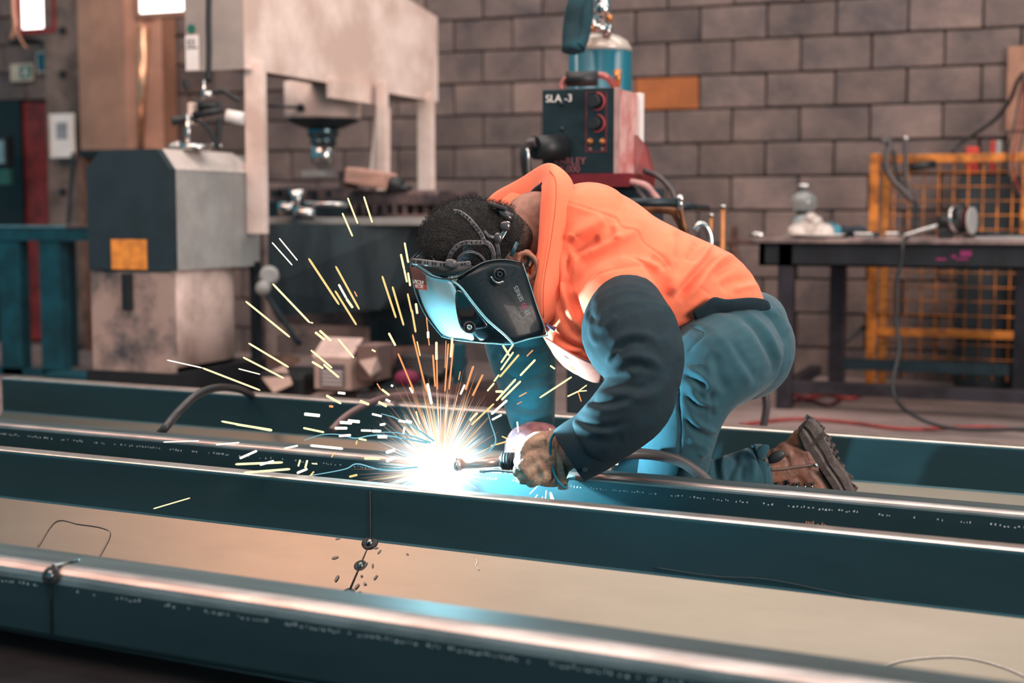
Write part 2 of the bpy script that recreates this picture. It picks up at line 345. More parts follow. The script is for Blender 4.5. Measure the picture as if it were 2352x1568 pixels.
MB().box((a.x, yy-.02, a.z), (b.x, yy+.01, b.z), bev=.006).build('latch', BLACK, cab)
MB().box((a.x-.006, yy-.012, a.z+.04), (a.x+.006, yy+.01, b.z-.03)).build('latch_lever', RUST, cab)
# valve assembly on top of the cabinet
p0 = Vector((L1-.02, yy+.42, Zt))
va = thing('valve_assembly', 'hydraulic valve with black hoses and levers on top of the grey cabinet', 'valve', p0)
dv = 6.25
MB().cyl(P(432, 345, dv), P(432, 262, dv), .012).cyl(P(448, 345, dv), P(448, 330, dv), .07, .06).build('stem', CHROME, va)
MB().box(P(430, 285, dv), P(444, 235, dv)+Vector((.0, .06, 0)), bev=.008).build('valve_block', CREAM, va)
MB().cyl(P(445, 266, dv), P(512, 250, dv), .018).cyl(P(455, 245, dv), P(505, 240, dv), .022, .014).build('valve_body', BLACK, va)
MB().cyl(P(520, 265, dv), P(560, 273, dv), .028).build('white_cylinder', WHITE, va)
MB().tube([P(396, 278, dv), P(420, 274, dv), P(445, 270, dv)], (.022, .008)).build('lever', BLACK, va)
MB().tube([P(440, 275, dv), P(468, 285, dv), P(488, 310, dv), P(498, 340, dv)], .010).tube([P(504, 270, dv), P(503, 300, dv), P(498, 342, dv)], .012).build('hose', BLACK, va)
MB().tube([P(488, 212, dv), P(510, 208, dv), P(530, 220, dv), P(552, 234, dv)], .010).build('upper_hose', BLACK, va)
MB().cyl(P(468, 240, dv), P(470, 182, dv), .012, .006).cyl(P(478, 225, dv), P(478, 210, dv), .025, .02).build('gauge', CHROME, va)
MB().tube([P(478, 190, dv), P(480, 120, dv), P(479, 40, dv), P(481, -60, dv)], .013).build('supply_hose', BLACK, va)
MB().tube([P(425, 182, dv), P(428, 195, dv), P(432, 205, dv)], .012).build('loose_fitting', BLACK, va)
g = MB()
for i in range(16):
    px = 372+random.random()*130; g.cyl(P(px, 341-random.random()*8, 6.3), P(px+8+random.random()*10, 338-random.random()*12, 6.3), .006+random.random()*.006, n=8)
single('loose_fastener_heap', g, CHROME, 'heap of bright bolts and fittings on top of the grey cabinet', 'bolts', kind='stuff')

# ------------------------------------------------------------------ press
D = 6.5; yp = P(570, 158, D).y; X0 = ony(427, 160, yp).x; X1 = ony(570, 158, yp).x
def onx(px, py, x):
    r = ray(px, py); return CAMP + r*((x-CAMP.x)/r.x)
q = onx(1006, 243, X1); yq = q.y; zb = ony(570, 158, yp).z; zt1 = onx(1012, 42, X1).z
prs = thing('machine_press', 'large cream press with big boxed hood on posts behind the grey cabinet', 'press', (X1-.3, yp+1, 0))
y940 = onx(932, 0, X1).y; zt2 = onx(932, -6, X1).z+.0
side = [(yp, zb), (yq, zb), (yq, zt1), (y940, zt2), (y940-.12, zt2+.1), (yp, zt2+.1)]
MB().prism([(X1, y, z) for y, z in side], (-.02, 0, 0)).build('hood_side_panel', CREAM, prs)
MB().box((X0, yp, zb-.0), (X1-.02, yp+.015, zt2+.1)).build('hood_front_panel', CREAM_SHADE, prs)
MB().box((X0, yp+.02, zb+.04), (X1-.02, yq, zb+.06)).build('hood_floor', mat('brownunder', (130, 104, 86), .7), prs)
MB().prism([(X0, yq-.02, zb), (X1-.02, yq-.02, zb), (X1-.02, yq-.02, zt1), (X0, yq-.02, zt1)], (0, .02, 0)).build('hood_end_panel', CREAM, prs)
ya = onx(752, 192, X1).y; yb = onx(868, 210, X1).y
MB().box((X1-.005, ya, zb-.075), (X1+.02, yb, zb+.02)).build('side_cover_strip', CREAM, prs)
zbed = .93
def post(px0, px1, yv, bot, name='post', mm=CREAM):
    a = ony(px0, 300, yv); b = ony(px1, 300, yv); MB().box((a.x, yv, bot), (b.x, yv+.04, zb+.04), bev=.006).build(name, mm, prs)
post(562, 604, yp+.03, .86); post(958, 993, yq-.15, .95); post(864, 886, yq-.9, .95)
# curved brace
c = yq-.88
MB().prism([ony(846, 420, c), ony(858, 300, c), ony(864, 246, c), ony(887, 246, c), ony(886, 420, c)], (0, .05, 0)).build('brace', CREAM, prs)
# ram
dr = 7.9; c = P(742, 270, dr); rz = lambda py: P(742, py, dr).z
def lt(nm, mm, prof): MB().lathe((c.x, c.y, 0), prof, n=36).build(nm, mm, prs)
lt('ram_housing', CREAM, [(.21, rz(190)), (.21, rz(268)), (.2, rz(274))])
lt('ram_ring', DARK, [(.2, rz(274)), (.195, rz(279)), (.11, rz(294))])
lt('ram_collar', mat('dark_chrome', (90, 110, 118), .25, .9), [(.085, rz(285)), (.085, rz(312)), (.07, rz(318)), (.07, rz(325)), (.078, rz(328))])
lt('ram_rod', CHROME, [(.068, rz(328)), (.068, rz(372)), (.05, rz(380)), (.03, rz(384)), (.03, rz(396))])
a = P(698, 407, dr); b = P(758, 392, dr); MB().box((a.x, c.y-.07, a.z), (b.x, c.y+.06, b.z), bev=.004).build('ram_tool', GREY, prs)
MB().cyl(P(690, 247, dr-.2), P(612, 243, dr-.2), .008).ball(P(690, 247, dr-.2), .022).build('adjuster_rod', DARK, prs)
# bed
yb0 = P(800, 480, 7.2).y
def bb(nm, x0, y0, x1, y1, d, dep, mm, bev=.004): a, b = wbox(x0, y0, x1, y1, d, dep); MB().box(a, b, bev=bev).build(nm, mm, prs)
BED = mat('bed_steel', (112, 92, 90), .5, .4, var=.25, scale=8, col2=(60, 54, 58))
bb('bed_plate', 600, 500, 1010, 516, 6.9, 1.1, GREY)
bb('bed_block', 612, 462, 800, 498, 7.3, .5, DARK)
bb('bed_back_plate', 618, 430, 795, 470, 7.6, .2, BED)
bb('die_table', 800, 436, 1008, 472, 7.0, .5, BED, .02)
bb('die_table_bottom', 790, 492, 1010, 504, 7.0, .5, BED)
for i in range(9):
    x = 806+i*23.5; bb('slot_rib', x, 470, x+9, 494, 7.0, .45, BED, .002)
bb('slot_back', 800, 470, 1005, 494, 7.3, .1, BLACK)
for i, x in enumerate((622, 660, 706, 748)): bb('bed_slot', x, 436, x+14, 452, 7.55, .06, BLACK)
g = MB(); g.cyl(P(640, 480, 6.95), P(676, 478, 6.95), .035); g.build('clamp_drum', CHROME, prs)
MB().lathe(P(683, 450, 6.95), [(.045, .03), (.012, -.04), (.012, -.1)]).build('funnel', CHROME, prs)
MB().cyl(P(676, 488, 6.9), P(724, 492, 6.9), .03).cyl(P(700, 467, 6.9), P(800, 470, 6.9), .012).build('clamp_bar', CHROME, prs)
# sloped dark front and base
v = [P(600, 514, 6.75), P(948, 514, 6.95), P(935, 640, 6.95), P(872, 712, 6.95), P(640, 724, 6.8), P(604, 660, 6.75)]
MB().prism(v, (0, .5, 0)).build('apron', mat('apron_blue', (44, 58, 64), .5, .3, var=.3, scale=3, col2=(22, 34, 40), stretch=(3, 1, .5)), prs)
bb('base_box', 850, 700, 946, 860, 7.2, .5, DARK); bb('base_leg', 905, 730, 965, 800, 7.6, .1, RUST)
bb('base_rail', 600, 716, 860, 742, 7.4, .1, BED); bb('rear_base', 610, 742, 860, 770, 8.0, .2, RUST)
a, b = wbox(580, 520, 608, 900, 6.75, .1); a.z = 0; MB().box(a, b, bev=.004).build('side_frame', mat('pinkprimer', (150, 126, 120), .7, var=.2), prs)
# lever
lv = thing('lever_arm', 'dark bar with round grey ends leaning beside the cabinet', 'lever', P(690, 790, 6.5))
MB().tube([P(606, 665, 6.5), P(640, 720, 6.5), P(690, 792, 6.5)], .013).build('bar', DARK, lv); MB().lathe(P(618, 632, 6.55), [(.035, 0), (.045, .02), (.045, .05), (.03, .06)], ax=(.5, -.8, 0)).ball(P(604, 662, 6.48), .035).build('end_boss', GREY, lv)
MB().cyl(P(602, 640, 6.5), P(612, 640, 6.62), .03).build('socket', BLACK, lv)
# hood label tags
a, b = wboxy(427, 80, 455, 162, yp-.003, .003)
tg = thing('inspection_tag', 'white inspection tag with green dot on the press hood corner', 'tag', (a.x, a.y, a.z))
MB().box(a, b).build('tag_card', WHITE, tg); MB().cyl(ony(440, 66, yp-.001), ony(440, 66, yp-.001)-Vector((0, .004, 0)), .02).build('green_dot', mat('dotgreen', (20, 110, 90), .5), tg)
ww = b.x-a.x; h = b.z-a.z
MB().box((a.x+ww*.1, a.y-.002, a.z+h*.62), (b.x-ww*.05, a.y, a.z+h*.66)).build('printed_rule', mat('greyline', (90, 96, 104), .6), tg)
text('03', .045, mat('greyline2', (90, 86, 90), .6), tg, (a.x+.01, a.y-.002, a.z+h*.7), (1, 0, 0), (0, 0, 1))
# things on the bed
a, b = wbox(790, 382, 880, 432, 6.95, .16)
o = thing('timber_block', 'pale timber block lying on the press bed', 'block', ((a.x+b.x)/2, a.y, a.z))
M = Matrix.Translation((a+b)/2) @ Matrix.Rotation(math.radians(9), 4, 'Y') @ Matrix.Translation(-(a+b)/2)
MB().box(a+Vector((0, 0, .01)), b-Vector((.0, 0, .015)), M=M, bev=.012).build('wood', mat('palewood', (196, 150, 134), .7, var=.15, scale=5, stretch=(1, 5, 5)), o)
MB().box((a.x-.03, a.y, a.z), (a.x-.005, b.y, b.z-.02)).build('end_stop', BED, o)
g = MB().ball(P(905, 424, 7.0), .055, .05, .04).ball(P(925, 432, 7.0), .05, .04, .02)
single('black_rag', g, BLACK, 'crumpled black rag beside the timber block on the press', 'rag')

# ------------------------------------------------------------------ clutter on the floor by the press
def sit(x0, y0, x1, y1, d, dep): a, b = wbox(x0, y0, x1, y1, d, dep); return a, b
a, b = sit(722, 822, 806, 892, 6.1, .22)
bx = thing('parts_carton', 'open pale cardboard carton with printed grey label behind the rear channel', 'carton', ((a.x+b.x)/2, a.y, a.z))
bx.location.z = a.z
CARD = mat('card', (176, 150, 140), .8, var=.08); hh = b.z-a.z
MB().box(a, b, bev=.003).build('box_body', CARD, bx)
MB().prism([(a.x-.01, a.y, b.z), (b.x+.0, a.y, b.z), (b.x-.005, a.y+.12, b.z+.075), (a.x-.015, a.y+.12, b.z+.075)], (0, .004, .0)).build('flap', mat('card_pale', (206, 180, 172), .8), bx)
MB().box((a.x+.03, a.y-.002, a.z+.01), (b.x-.03, a.y, b.z-.03)).build('printed_panel', mat('card_print', (92, 84, 92), .7), bx)
g = MB()
for i in range(4): g.box((a.x+.04, a.y-.004, a.z+.02+i*.018), (b.x-.04, a.y-.002, a.z+.026+i*.018))
g.build('printed_line', WHITE, bx, kind='stuff')
MB().box((b.x, a.y+.05, a.z+.04), (b.x+.1, b.y, b.z+.05), bev=.003).build('side_flap', mat('card_dark', (130, 104, 98), .8), bx)
pl = thing('steel_plinth', 'low grey steel plate under the carton behind the channels', 'plate', P(760, 930, 6.0))
MB().prism([P(640, 905, 6.3), P(985, 888, 6.3), P(985, 925, 6.0), P(700, 945, 5.9)], (0, 0, -.03)).build('top_plate', RUST, pl)
a, b = wbox(640, 908, 980, 990, 6.35, .6); a.z = 0; MB().box(a, (b.x, b.y, P(760, 915, 6.0).z-.03)).build('stand', DARK, pl)
for i, (pts, z, nm, lab, mm) in enumerate((
    ([(820, 905), (1150, 870), (1165, 940), (840, 935)], .03, 'steel_offcut', 'large pinkish steel sheet lying lowest behind the sparks', RUST),
    ([(800, 800), (1050, 790), (1060, 815), (830, 840)], .02, 'steel_offcut', 'flat pale sheet lying behind the white carton', mat('pinkplate', (150, 118, 112), .6, .2, var=.15)),
    ([(820, 822), (870, 810), (880, 842), (850, 860)], .01, 'paper_scrap', 'torn pale paper scrap right of the carton', CARD),
    ([(1000, 880), (1165, 905), (1168, 950), (980, 930)], .03, 'steel_offcut', 'pale pink steel offcut beside the far sleeve', mat('pinkplate', (150, 118, 112), .6, .2, var=.15)))):
    q = [P(x, y, 6.2 if y < 860 else 5.6) for x, y in pts]
    single(nm, MB().prism(q, (0, 0, -z)), mm, lab, 'sheet')
g = MB()
for i in range(5):
    g.tube([P(850+i*10, 880-i*9, 6.3), P(930, 850-i*7, 6.2), P(1010+i*15, 872-i*10, 6.1)], .03-i*.002)
single('dark_strap_coil', g, BLACK, 'dark heap of straps behind the sparks beside the carton', 'straps')
single('pink_cloth', MB().ball(P(935, 868, 6.0), .055, .05, .035), mat('magentacloth', (120, 30, 66), .8), 'magenta red cloth on the dark straps', 'cloth')
a, b = wbox(592, 858, 700, 990, 6.25, .3); a.z = 0
g = MB().box(a, (b.x, b.y, b.z), bev=.03); single('black_tool_chest', g, BLACK, 'low black chest on the floor right of the grey cabinet', 'chest')
single('paper_scrap', MB().prism([P(598, 862, 6.3), P(655, 838, 6.3), P(672, 880, 6.2), P(628, 900, 6.2)], (0, 0, -.006)), CARD, 'crumpled tan paper scrap on the black chest', 'paper')
single('bright_strip', MB().prism([P(606, 826, 6.7), P(650, 812, 6.7), P(690, 822, 6.7), P(650, 838, 6.7)], (0, 0, -.02)), mat('palewood', (1, 1, 1)), 'pale strip of timber behind the lever bar', 'strip')
a, b = wbox(1040, 790, 1060, 950, 6.0, .05); a.z = 0
single('teal_stand_post', MB().box(a, b, bev=.004), TEAL, 'teal steel post standing directly behind the sparks', 'post')
# ------------------------------------------------------------------ gas cylinder and welding machine on its trolley
dc = 5.3; c = P(1378, 300, dc); zz = lambda py, d=dc: P(1378, py, d).z; R = 72*dc/FPX
gc = thing('gas_cylinder', 'blue gas cylinder with pale shoulder and brass valve behind the welding machine', 'gas cylinder', (c.x, c.y, .16))
MB().lathe((c.x, c.y, 0), [(R*.96, .16), (R, .2), (R, zz(118))], n=40).build('cylinder_body', mat('cylinder_blue', (9, 92, 110), .3, .1, var=.06, scale=3, coat=.5), gc)
MB().lathe((c.x, c.y, 0), [(R*1.003, zz(121)), (R*.98, zz(110)), (R*.86, zz(95)), (R*.62, zz(84)), (R*.36, zz(78)), (R*.3, zz(74))], n=40).build('shoulder', mat('shoulder_cream', (196, 178, 166), .3, .1, var=.06, coat=.5), gc)
vl = MB().cyl((c.x, c.y, zz(80)), (c.x, c.y, zz(10)), .024).cyl((c.x, c.y, zz(78)), (c.x, c.y, zz(66)), .045).build('valve', CHROME, gc)
g = MB().cyl(P(1362, 70, 5.2), P(1362, 45, 5.2), .02).cyl(P(1352, 62, 5.2), P(1398, 66, 5.2), .02).cyl(P(1394, 84, 5.2), P(1396, 58, 5.2), .016).cyl(P(1375, 40, 5.2), P(1400, 36, 5.2), .016)
g.cyl(P(1366, 8, 5.22), P(1400, 4, 5.22), .03).ball(P(1384, 22, 5.2), .03); g.build('regulator', CHROME, gc)
MB().cyl(P(1360, 74, 5.17), P(1352, 50, 5.17), .014).cyl(P(1398, 50, 5.17), P(1402, 34, 5.17), .012).build('brass_fitting', BRASS, gc)
g = MB().tube([P(1352, -40, 5.15), P(1326, 10, 5.12), P(1316, 60, 5.12), P(1313, 118, 5.1)], .036, n=12); g.tube([P(1345, -30, 5.15), P(1343, 30, 5.12), P(1336, 80, 5.12), P(1325, 110, 5.1)], .03, n=12)
single('protective_sleeve', g, mat('teal_cloth', (0, 62, 74), .8, var=.25, scale=10), 'dark teal cloth sleeve hanging beside the cylinder valve', 'sleeve')

d0 = 4.9; a, b = wbox(1245, 200, 1418, 400, d0, .23); yv = a.y
wm = thing('wire_feeder', 'welding wire feeder with black face, red knobs and scratched red side', 'welding machine', ((a.x+b.x)/2, a.y, a.z))
MB().box((a.x, yv, a.z), (b.x, yv+.012, b.z), bev=.003).build('front_panel', mat('feeder_face', (34, 48, 54), .4, .2, var=.2, scale=6), wm)
MB().box((a.x+.004, yv+.012, a.z), (b.x, b.y, b.z-.004)).build('case', mat('feeder_red', (196, 104, 100), .4, .2, var=.2, scale=9, col2=(226, 178, 172), mix=(.35, .6)), wm)
MB().box((b.x-.01, yv-.004, a.z), (b.x+.003, yv+.02, b.z)).build('edge_trim', mat('pinktrim', (176, 140, 136), .5), wm)
MB().box((a.x-.0, yv-.015, a.z-.045), (b.x+.05, b.y+.06, a.z)).build('base_tray', mat('feeder_base', (112, 26, 34), .4, var=.2), wm)
MB().box((b.x-.02, b.y+.01, a.z+.06), (b.x+.012, b.y+.05, b.z+.0), bev=.004).build('white_side_cover', WHITE, wm)
MB().prism([(b.x+.002, b.y-.03, a.z), (b.x+.06, b.y+.0, a.z), (b.x+.03, b.y, a.z+.1), (b.x+.002, b.y-.03, a.z+.14)], (0, .03, 0)).build('red_bracket', RED, wm)
F = lambda px, py, o=0: ony(px, py, yv)+Vector((0, -o, 0))
for py in (233, 283):
    k = MB().cyl(F(1368, py), F(1368, py, .03), .022, .02).build('knob', BLACK, wm)
    g = MB(); R_ = []
    cc = F(1370, py, .002)
    for i in range(15):
        t = -1.9+i/14*3.4; R_.append([cc+Vector((math.cos(t)*r, 0, math.sin(t)*r)) for r in (.027, .031)])
    g.grid(R_).build('red_scale', mat('scale_red', (196, 70, 74), .5), wm, thick=.002)
for px in (1356, 1384):
    MB().cyl(F(px, 325), F(px, 325, .012), .012, .009).ball(F(px, 325, .014), .007).build('switch', BRASS, wm)
    MB().box(F(px-3, 338, .002), F(px+3, 345)).build('printed_mark', mat('redmark', (150, 90, 90), .5), wm)
g = MB()
for p, q in (((1346, 212), (1394, 213)), ((1346, 348), (1394, 350))): g.box(F(*p, .002), F(q[0], q[1]-1.5))
for px in (1346, 1392): g.box(F(px, 213, .002), F(px+1.5, 349))
g.build('panel_outline', mat('outline_red', (120, 40, 48), .5), wm)
text('SLA -3', .036, WHITE, wm, F(1254, 235, .004), (1, 0, 0), (0, 0, 1))
text('VARLEY', .034, mat('redtext', (150, 90, 94), .5), wm, F(1272, 378, .004), (1, 0, 0), (0, 0, 1)); text('8.000', .034, mat('redtext', (1, 1, 1)), wm, F(1285, 396, .004), (1, 0, 0), (0, 0, 1))
for px, py in ((1290, 238), (1291, 296)): MB().ball(F(px, py), .008).build('screw', DARK, wm)
MB().cyl(F(1290, 338), F(1250, 342, .09), .045, .04).build('cable_gland', BLACK, wm)
MB().tube([F(1256, 330, .1), F(1236, 335, .1), F(1230, 360, .1), F(1230, 400, .08), F(1234, 450, .04)], .018).build('torch_lead', RUBBER, wm)
MB().tube([F(1240, 345, .12), F(1242, 370, .12), F(1238, 420, .1)], .006).build('silver_lead', CHROME, wm)
h = MB().cyl(P(1300, 182, 4.95), P(1372, 180, 4.95), .026).build('handle_grip', BLACK, wm)
MB().tube([P(1372, 172, 4.95), P(1392, 176, 4.95), P(1406, 190, 4.98), P(1410, 204, 5.0)], .012).build('handle_bracket', mat('pinkred', (170, 100, 96), .4, .3), wm); MB().tube([P(1300, 178, 4.95), P(1290, 195, 4.95), P(1288, 203, 4.95)], .010).build('handle_bracket', mat('pinkred', (1, 1, 1)), wm)
MB().cyl(P(1420, 200, 5.05), P(1418, 160, 5.05), .008, .016).build('copper_tip', BRASS, wm)
a2, b2 = wbox(1300, 418, 1490, 700, 4.95, .2); a2.z = .16
tr = thing('welder_power_source', 'dark welding power source on a trolley hidden behind the orange shirt', 'power source', ((a2.x+b2.x)/2, a2.y, 0))
MB().box(a2, (b2.x, b2.y, a.z-.045), bev=.01).build('case', NAVY, tr)
for dx in (0, 1):
    for dy in (.06, .15):
        x = a2.x+.03 if dx == 0 else b2.x-.03
        MB().cyl((x-.02, a2.y+dy, .08), (x+.02, a2.y+dy, .08), .08).build('wheel', BLACK, tr)
MB().box((a2.x, a2.y, .12), (b2.x, c.y+.16, .16)).build('trolley_deck', DARK, tr)
MB().cyl(P(1400, 465, 4.7), P(1560, 465, 4.7), .015).cyl(P(1560, 472, 4.7), P(1564, 478, 4.7)+Vector((0, .35, 0)), .012).build('trolley_rail', DARK, tr)
MB().cyl(P(1562, 454, 4.69), P(1563, 482, 4.69), .010).ball(P(1562, 456, 4.69), .014).build('rail_end', CHROME, tr)
MB().tube([P(1480, 392, 4.9), P(1512, 405, 4.85), P(1540, 432, 4.8), P(1554, 462, 4.75)], .010).tube([P(1455, 430, 4.85), P(1478, 452, 4.8), P(1490, 470, 4.78)], .009).build('hose', RUBBER, tr)
MB().tube([P(1430, 415, 4.85), P(1480, 425, 4.8), P(1500, 445, 4.8), P(1520, 470, 4.78)], .012).build('pink_hose', mat('pinkhose', (190, 140, 136), .5), tr)
MB().tube([P(1400, 480, 4.75), P(1530, 482, 4.75), P(1556, 500, 4.75), P(1575, 540, 4.75)], .014).tube([P(1563, 478, 4.72), P(1572, 520, 4.72), P(1590, 560, 4.72)], .008).build('brass_pipe', mat('brownbrass', (150, 96, 64), .45, .4, var=.3), tr)
MB().tube([P(1596, 530, 4.7), P(1606, 516, 4.7), P(1622, 522, 4.7), P(1632, 548, 4.7), P(1630, 590, 4.7)], .012).build('coiled_lead', CHROME, tr)
rk = thing('filler_rod_holder', 'pair of upright copper coloured rods between the trolley and the bench', 'rods', P(1650, 900, 5.2)); rk.location.z = 0
for px0, py0, r in ((1634, 498, .008), (1661, 478, .0105)):
    q = P(px0, py0, 5.2); MB().cyl((q.x, q.y, 0), q, r).build('rod', BRASS, rk); MB().cyl(q, q+Vector((0, 0, .012)), r*1.15).build('rod_cap', CHROME, rk)

# ------------------------------------------------------------------ steel workbench at the right
yt = P(2036, 575, 6.7).y
xa = ony(1722, 550, yt).x; xb = ony(2420, 550, yt).x; zt = ony(1790, 547, yt).z
wb = thing('steel_workbench', 'long dark steel workbench with worn top in front of the yellow mesh fence', 'workbench', ((xa+xb)/2, yt, 0))
TOPM = mat('bench_top', (176, 150, 144), .35, .5, var=.25, scale=5, col2=(110, 96, 96))
BSTEEL = mat('bench_frame', (50, 46, 54), .5, .3, var=.25, scale=6)
MB().box((xa, yt, zt-.022), (xb, yt+.95, zt), bev=.003).build('bench_top', TOPM, wb)
MB().box((xa+.04, yt+.03, zt-.135), (xb, yt+.06, zt-.022)).box((xa+.04, yt+.03, zt-.135), (xa+.07, yt+.92, zt-.022)).box((xa+.04, yt+.03, zt-.135), (xb, yt+.1, zt-.125)).build('top_beam', mat('apron_dark', (28, 31, 38), .55, .2, var=.2), wb)
g = MB()
for px_, py_, w_, h_ in ((2150, 597, 22, 4), (2185, 592, 10, 6), (2205, 588, 24, 12), (2196, 597, 26, 4)):
    q = ony(px_, py_, yt+.029); g.box(q, q+Vector((w_*.0021, -.002, h_*.0021)))
g.build('chalk_mark', mat('pink_chalk', (140, 40, 100), .8), wb, kind='stuff')
for x0, x1, dy in ((1782, 1817, 0), (1905, 1940, None), (2330, 2370, None)):
    if dy == 0:
        p = ony(x0, 700, yt).x; q = ony(x1, 700, yt).x; y0 = yt+.03
    else:
        y0 = P(x0, 865, 8.0).y-.1; y0 = yt+.85; p = ony(x0, 700, y0).x; q = ony(x1, 700, y0).x
    MB().box((p, y0, 0), (q, y0+.08, zt-.022), bev=.004).build('leg', BSTEEL, wb)
p = ony(1800, 880, yt).x
zr = ony(1800, 890, yt).z
MB().box((p, yt+.04, zr-.03), (xb, yt+.1, zr+.03), bev=.004).build('lower_rail', BSTEEL, wb)
zr2 = ony(2000, 838, yt+.87).z
MB().box((ony(1925, 700, yt+.87).x, yt+.87, zr2-.03), (xb, yt+.93, zr2+.03), bev=.004).build('lower_rail', mat('blue_rail', (44, 62, 70), .5, .3), wb)
MB().box((p-.03, yt+.08, zr-.03), (p+.03, yt+.9, zr+.02)).build('cross_rail', BSTEEL, wb)
g = MB(); g.box((xa-.12, yt+.02, zt-.03), (xa, yt+.08, zt-.012)); g.box((xa-.1, yt+.03, zt-.03), (xa-.07, yt+.05, zt+.06)); g.tube([(xa-.1, yt+.05, zt-.02), (xa-.08, yt+.05, zt-.09), (xa-.05, yt+.05, zt-.15)], .02)
single('bench_clamp', g, mat('rustclamp', (110, 74, 66), .6, .2, var=.25), 'rusty clamp gripping the left end of the steel workbench', 'clamp')
T = lambda px, py, dy=0: Vector((ony(px, py, yt+.1+dy).x, yt+.1+dy, zt))
# things on it
g = MB().cyl(T(1722, 525)+Vector((.0, 0, .015)), T(1754, 525)+Vector((0, 0, .015)), .014)
single('chrome_socket', g, CHROME, 'bright chrome socket on the left corner of the workbench', 'socket')
q = T(1845, 520, .2); k = 6.9/FPX
bt = thing('spray_bottle', 'clear bottle with bright cap standing on the workbench behind a plastic bag', 'bottle', q)
MB().lathe(q, [(.055, .0), (.058, .02), (.058, .1), (.03, .115), (.03, .125), (.064, .145), (.068, .18), (.06, .205), (.03, .225), (.012, .23)]).build('body', GLASSY, bt)
MB().lathe(q, [(.016, .228), (.018, .24), (.03, .244), (.036, .252), (.036, .262), (.012, .27)]).build('cap', CHROME, bt)
MB().lathe(q, [(.036, .115), (.034, .14)]).build('neck_ring', DARK, bt)
g = MB(); q = T(1862, 520, .05)
for dx, dz, rr in ((-.06, .03, .05), (0, .045, .06), (.06, .03, .055), (.02, .08, .035), (.0, .1, .03)): g.ball(q+Vector((dx, random.uniform(-.02, .02), dz)), rr, .05, rr*.8)
single('plastic_bag', g, mat('bag', (222, 208, 200), .3, var=.12, scale=18, bump=.8, bscale=30, trans=.2), 'crumpled pale plastic bag in front of the clear bottle', 'bag')
single('white_dish', MB().lathe(T(1880, 532, .0), [(.05, 0), (.11, .012), (.13, .02)]), WHITE, 'flat white dish at the front edge under the plastic bag', 'dish')
g = MB(); q = T(1950, 520, .15)
g.ball(q+Vector((-.02, 0, .03)), .04, .04, .03).ball(q+Vector((.04, 0, .03)), .05, .05, .03).ball(q+Vector((.1, 0, .015)), .05, .05, .016)
single('dark_glove', g, mat('clothnavy', (20, 34, 46), .8), 'dark blue work glove heaped beside the plastic bag', 'glove')
g = MB().ball(T(1920, 520, .12)+Vector((0, 0, .03)), .03, .03, .035).tube([T(1912, 520, .12)+Vector((0, 0, .04)), T(1908, 520, .12)+Vector((0, 0, .08))], (.012, .004))
single('blue_wipe', g, mat('wipe', (60, 130, 150), .8), 'light blue wipe next to the dark work glove', 'wipe')
for (px, w1, lab) in ((1985, 22, 'small chrome nuts at the front edge of the workbench'), (2050, 16, 'small bright steel block in the middle of the workbench')):
    q = T(px, 530, .0 if px < 2000 else .2); single('steel_nut', MB().box(q+Vector((-w1*k, -.02, 0)), q+Vector((w1*k, .02, .03)), bev=.008), CHROME, lab, 'nut')
single('flat_strip', MB().box(T(1800, 530, .3), T(1965, 530, .5)+Vector((0, 0, .012))), GREY, 'flat grey steel strip lying behind the bottle', 'strip')
# angle grinder / air tool
q = T(2170, 520, .15)
ag = thing('angle_grinder', 'angle grinder with bright handle and red flange lying on the workbench', 'grinder', q)
MB().tube([T(2075, 530, .1)+Vector((0, 0, .012)), T(2120, 520, .12)+Vector((0, 0, .04)), T(2165, 512, .15)+Vector((0, 0, .065))], (.008, .013)).build('side_handle', CHROME, ag)
MB().cyl(q+Vector((-.03, 0, .07)), q+Vector((.05, 0, .085)), .035, .04).box(q+Vector((-.03, -.03, 0)), q+Vector((.04, .03, .05)), bev=.01).build('motor_body', BLACK, ag)
MB().cyl(q+Vector((.05, 0, .085)), q+Vector((.07, -.01, .09)), .075).build('guard', CHROME, ag)
MB().cyl(q+Vector((.07, -.01, .09)), q+Vector((.10, -.02, .092)), .062).build('disc_guard', BLACK, ag)
MB().cyl(q+Vector((.10, -.02, .092)), q+Vector((.105, -.022, .092)), .05).build('red_flange', RED, ag)
MB().cyl(q+Vector((.12, -.03, .085)), q+Vector((.13, -.033, .085)), .065).build('disc', GREY, ag)
g = MB().tube([T(2215, 530, .3)+Vector((0, 0, .012)), T(2270, 528, .2)+Vector((0, 0, .02)), T(2330, 530, .25)+Vector((0, 0, .012)), T(2400, 530, .2)+Vector((0, 0, .012))], .010)
single('tool_lead', g, BLACK, 'black tool lead lying along the right end of the workbench', 'cable')
single('paper_sheets', MB().box(T(2240, 530, .1), T(2400, 530, .35)+Vector((0, 0, .01))), GREY, 'grey papers on the right end of the workbench', 'papers')
g = MB().tube([T(2085, 545, -.12)+Vector((0, 0, .01)), P(2074, 560, 6.6), P(2068, 610, 6.6), P(2056, 660, 6.6), P(2058, 740, 6.6), P(2066, 800, 6.55), P(2052, 870, 6.5), P(2060, 920, 6.4), P(2110, 960, 6.2), P(2200, 985, 6.1), P(2360, 985, 6.0)], .009)
for v in g.v: v.z = max(v.z, .01)
single('hanging_lead', g, BLACK, 'black cable hanging over the bench edge down to the floor', 'cable')

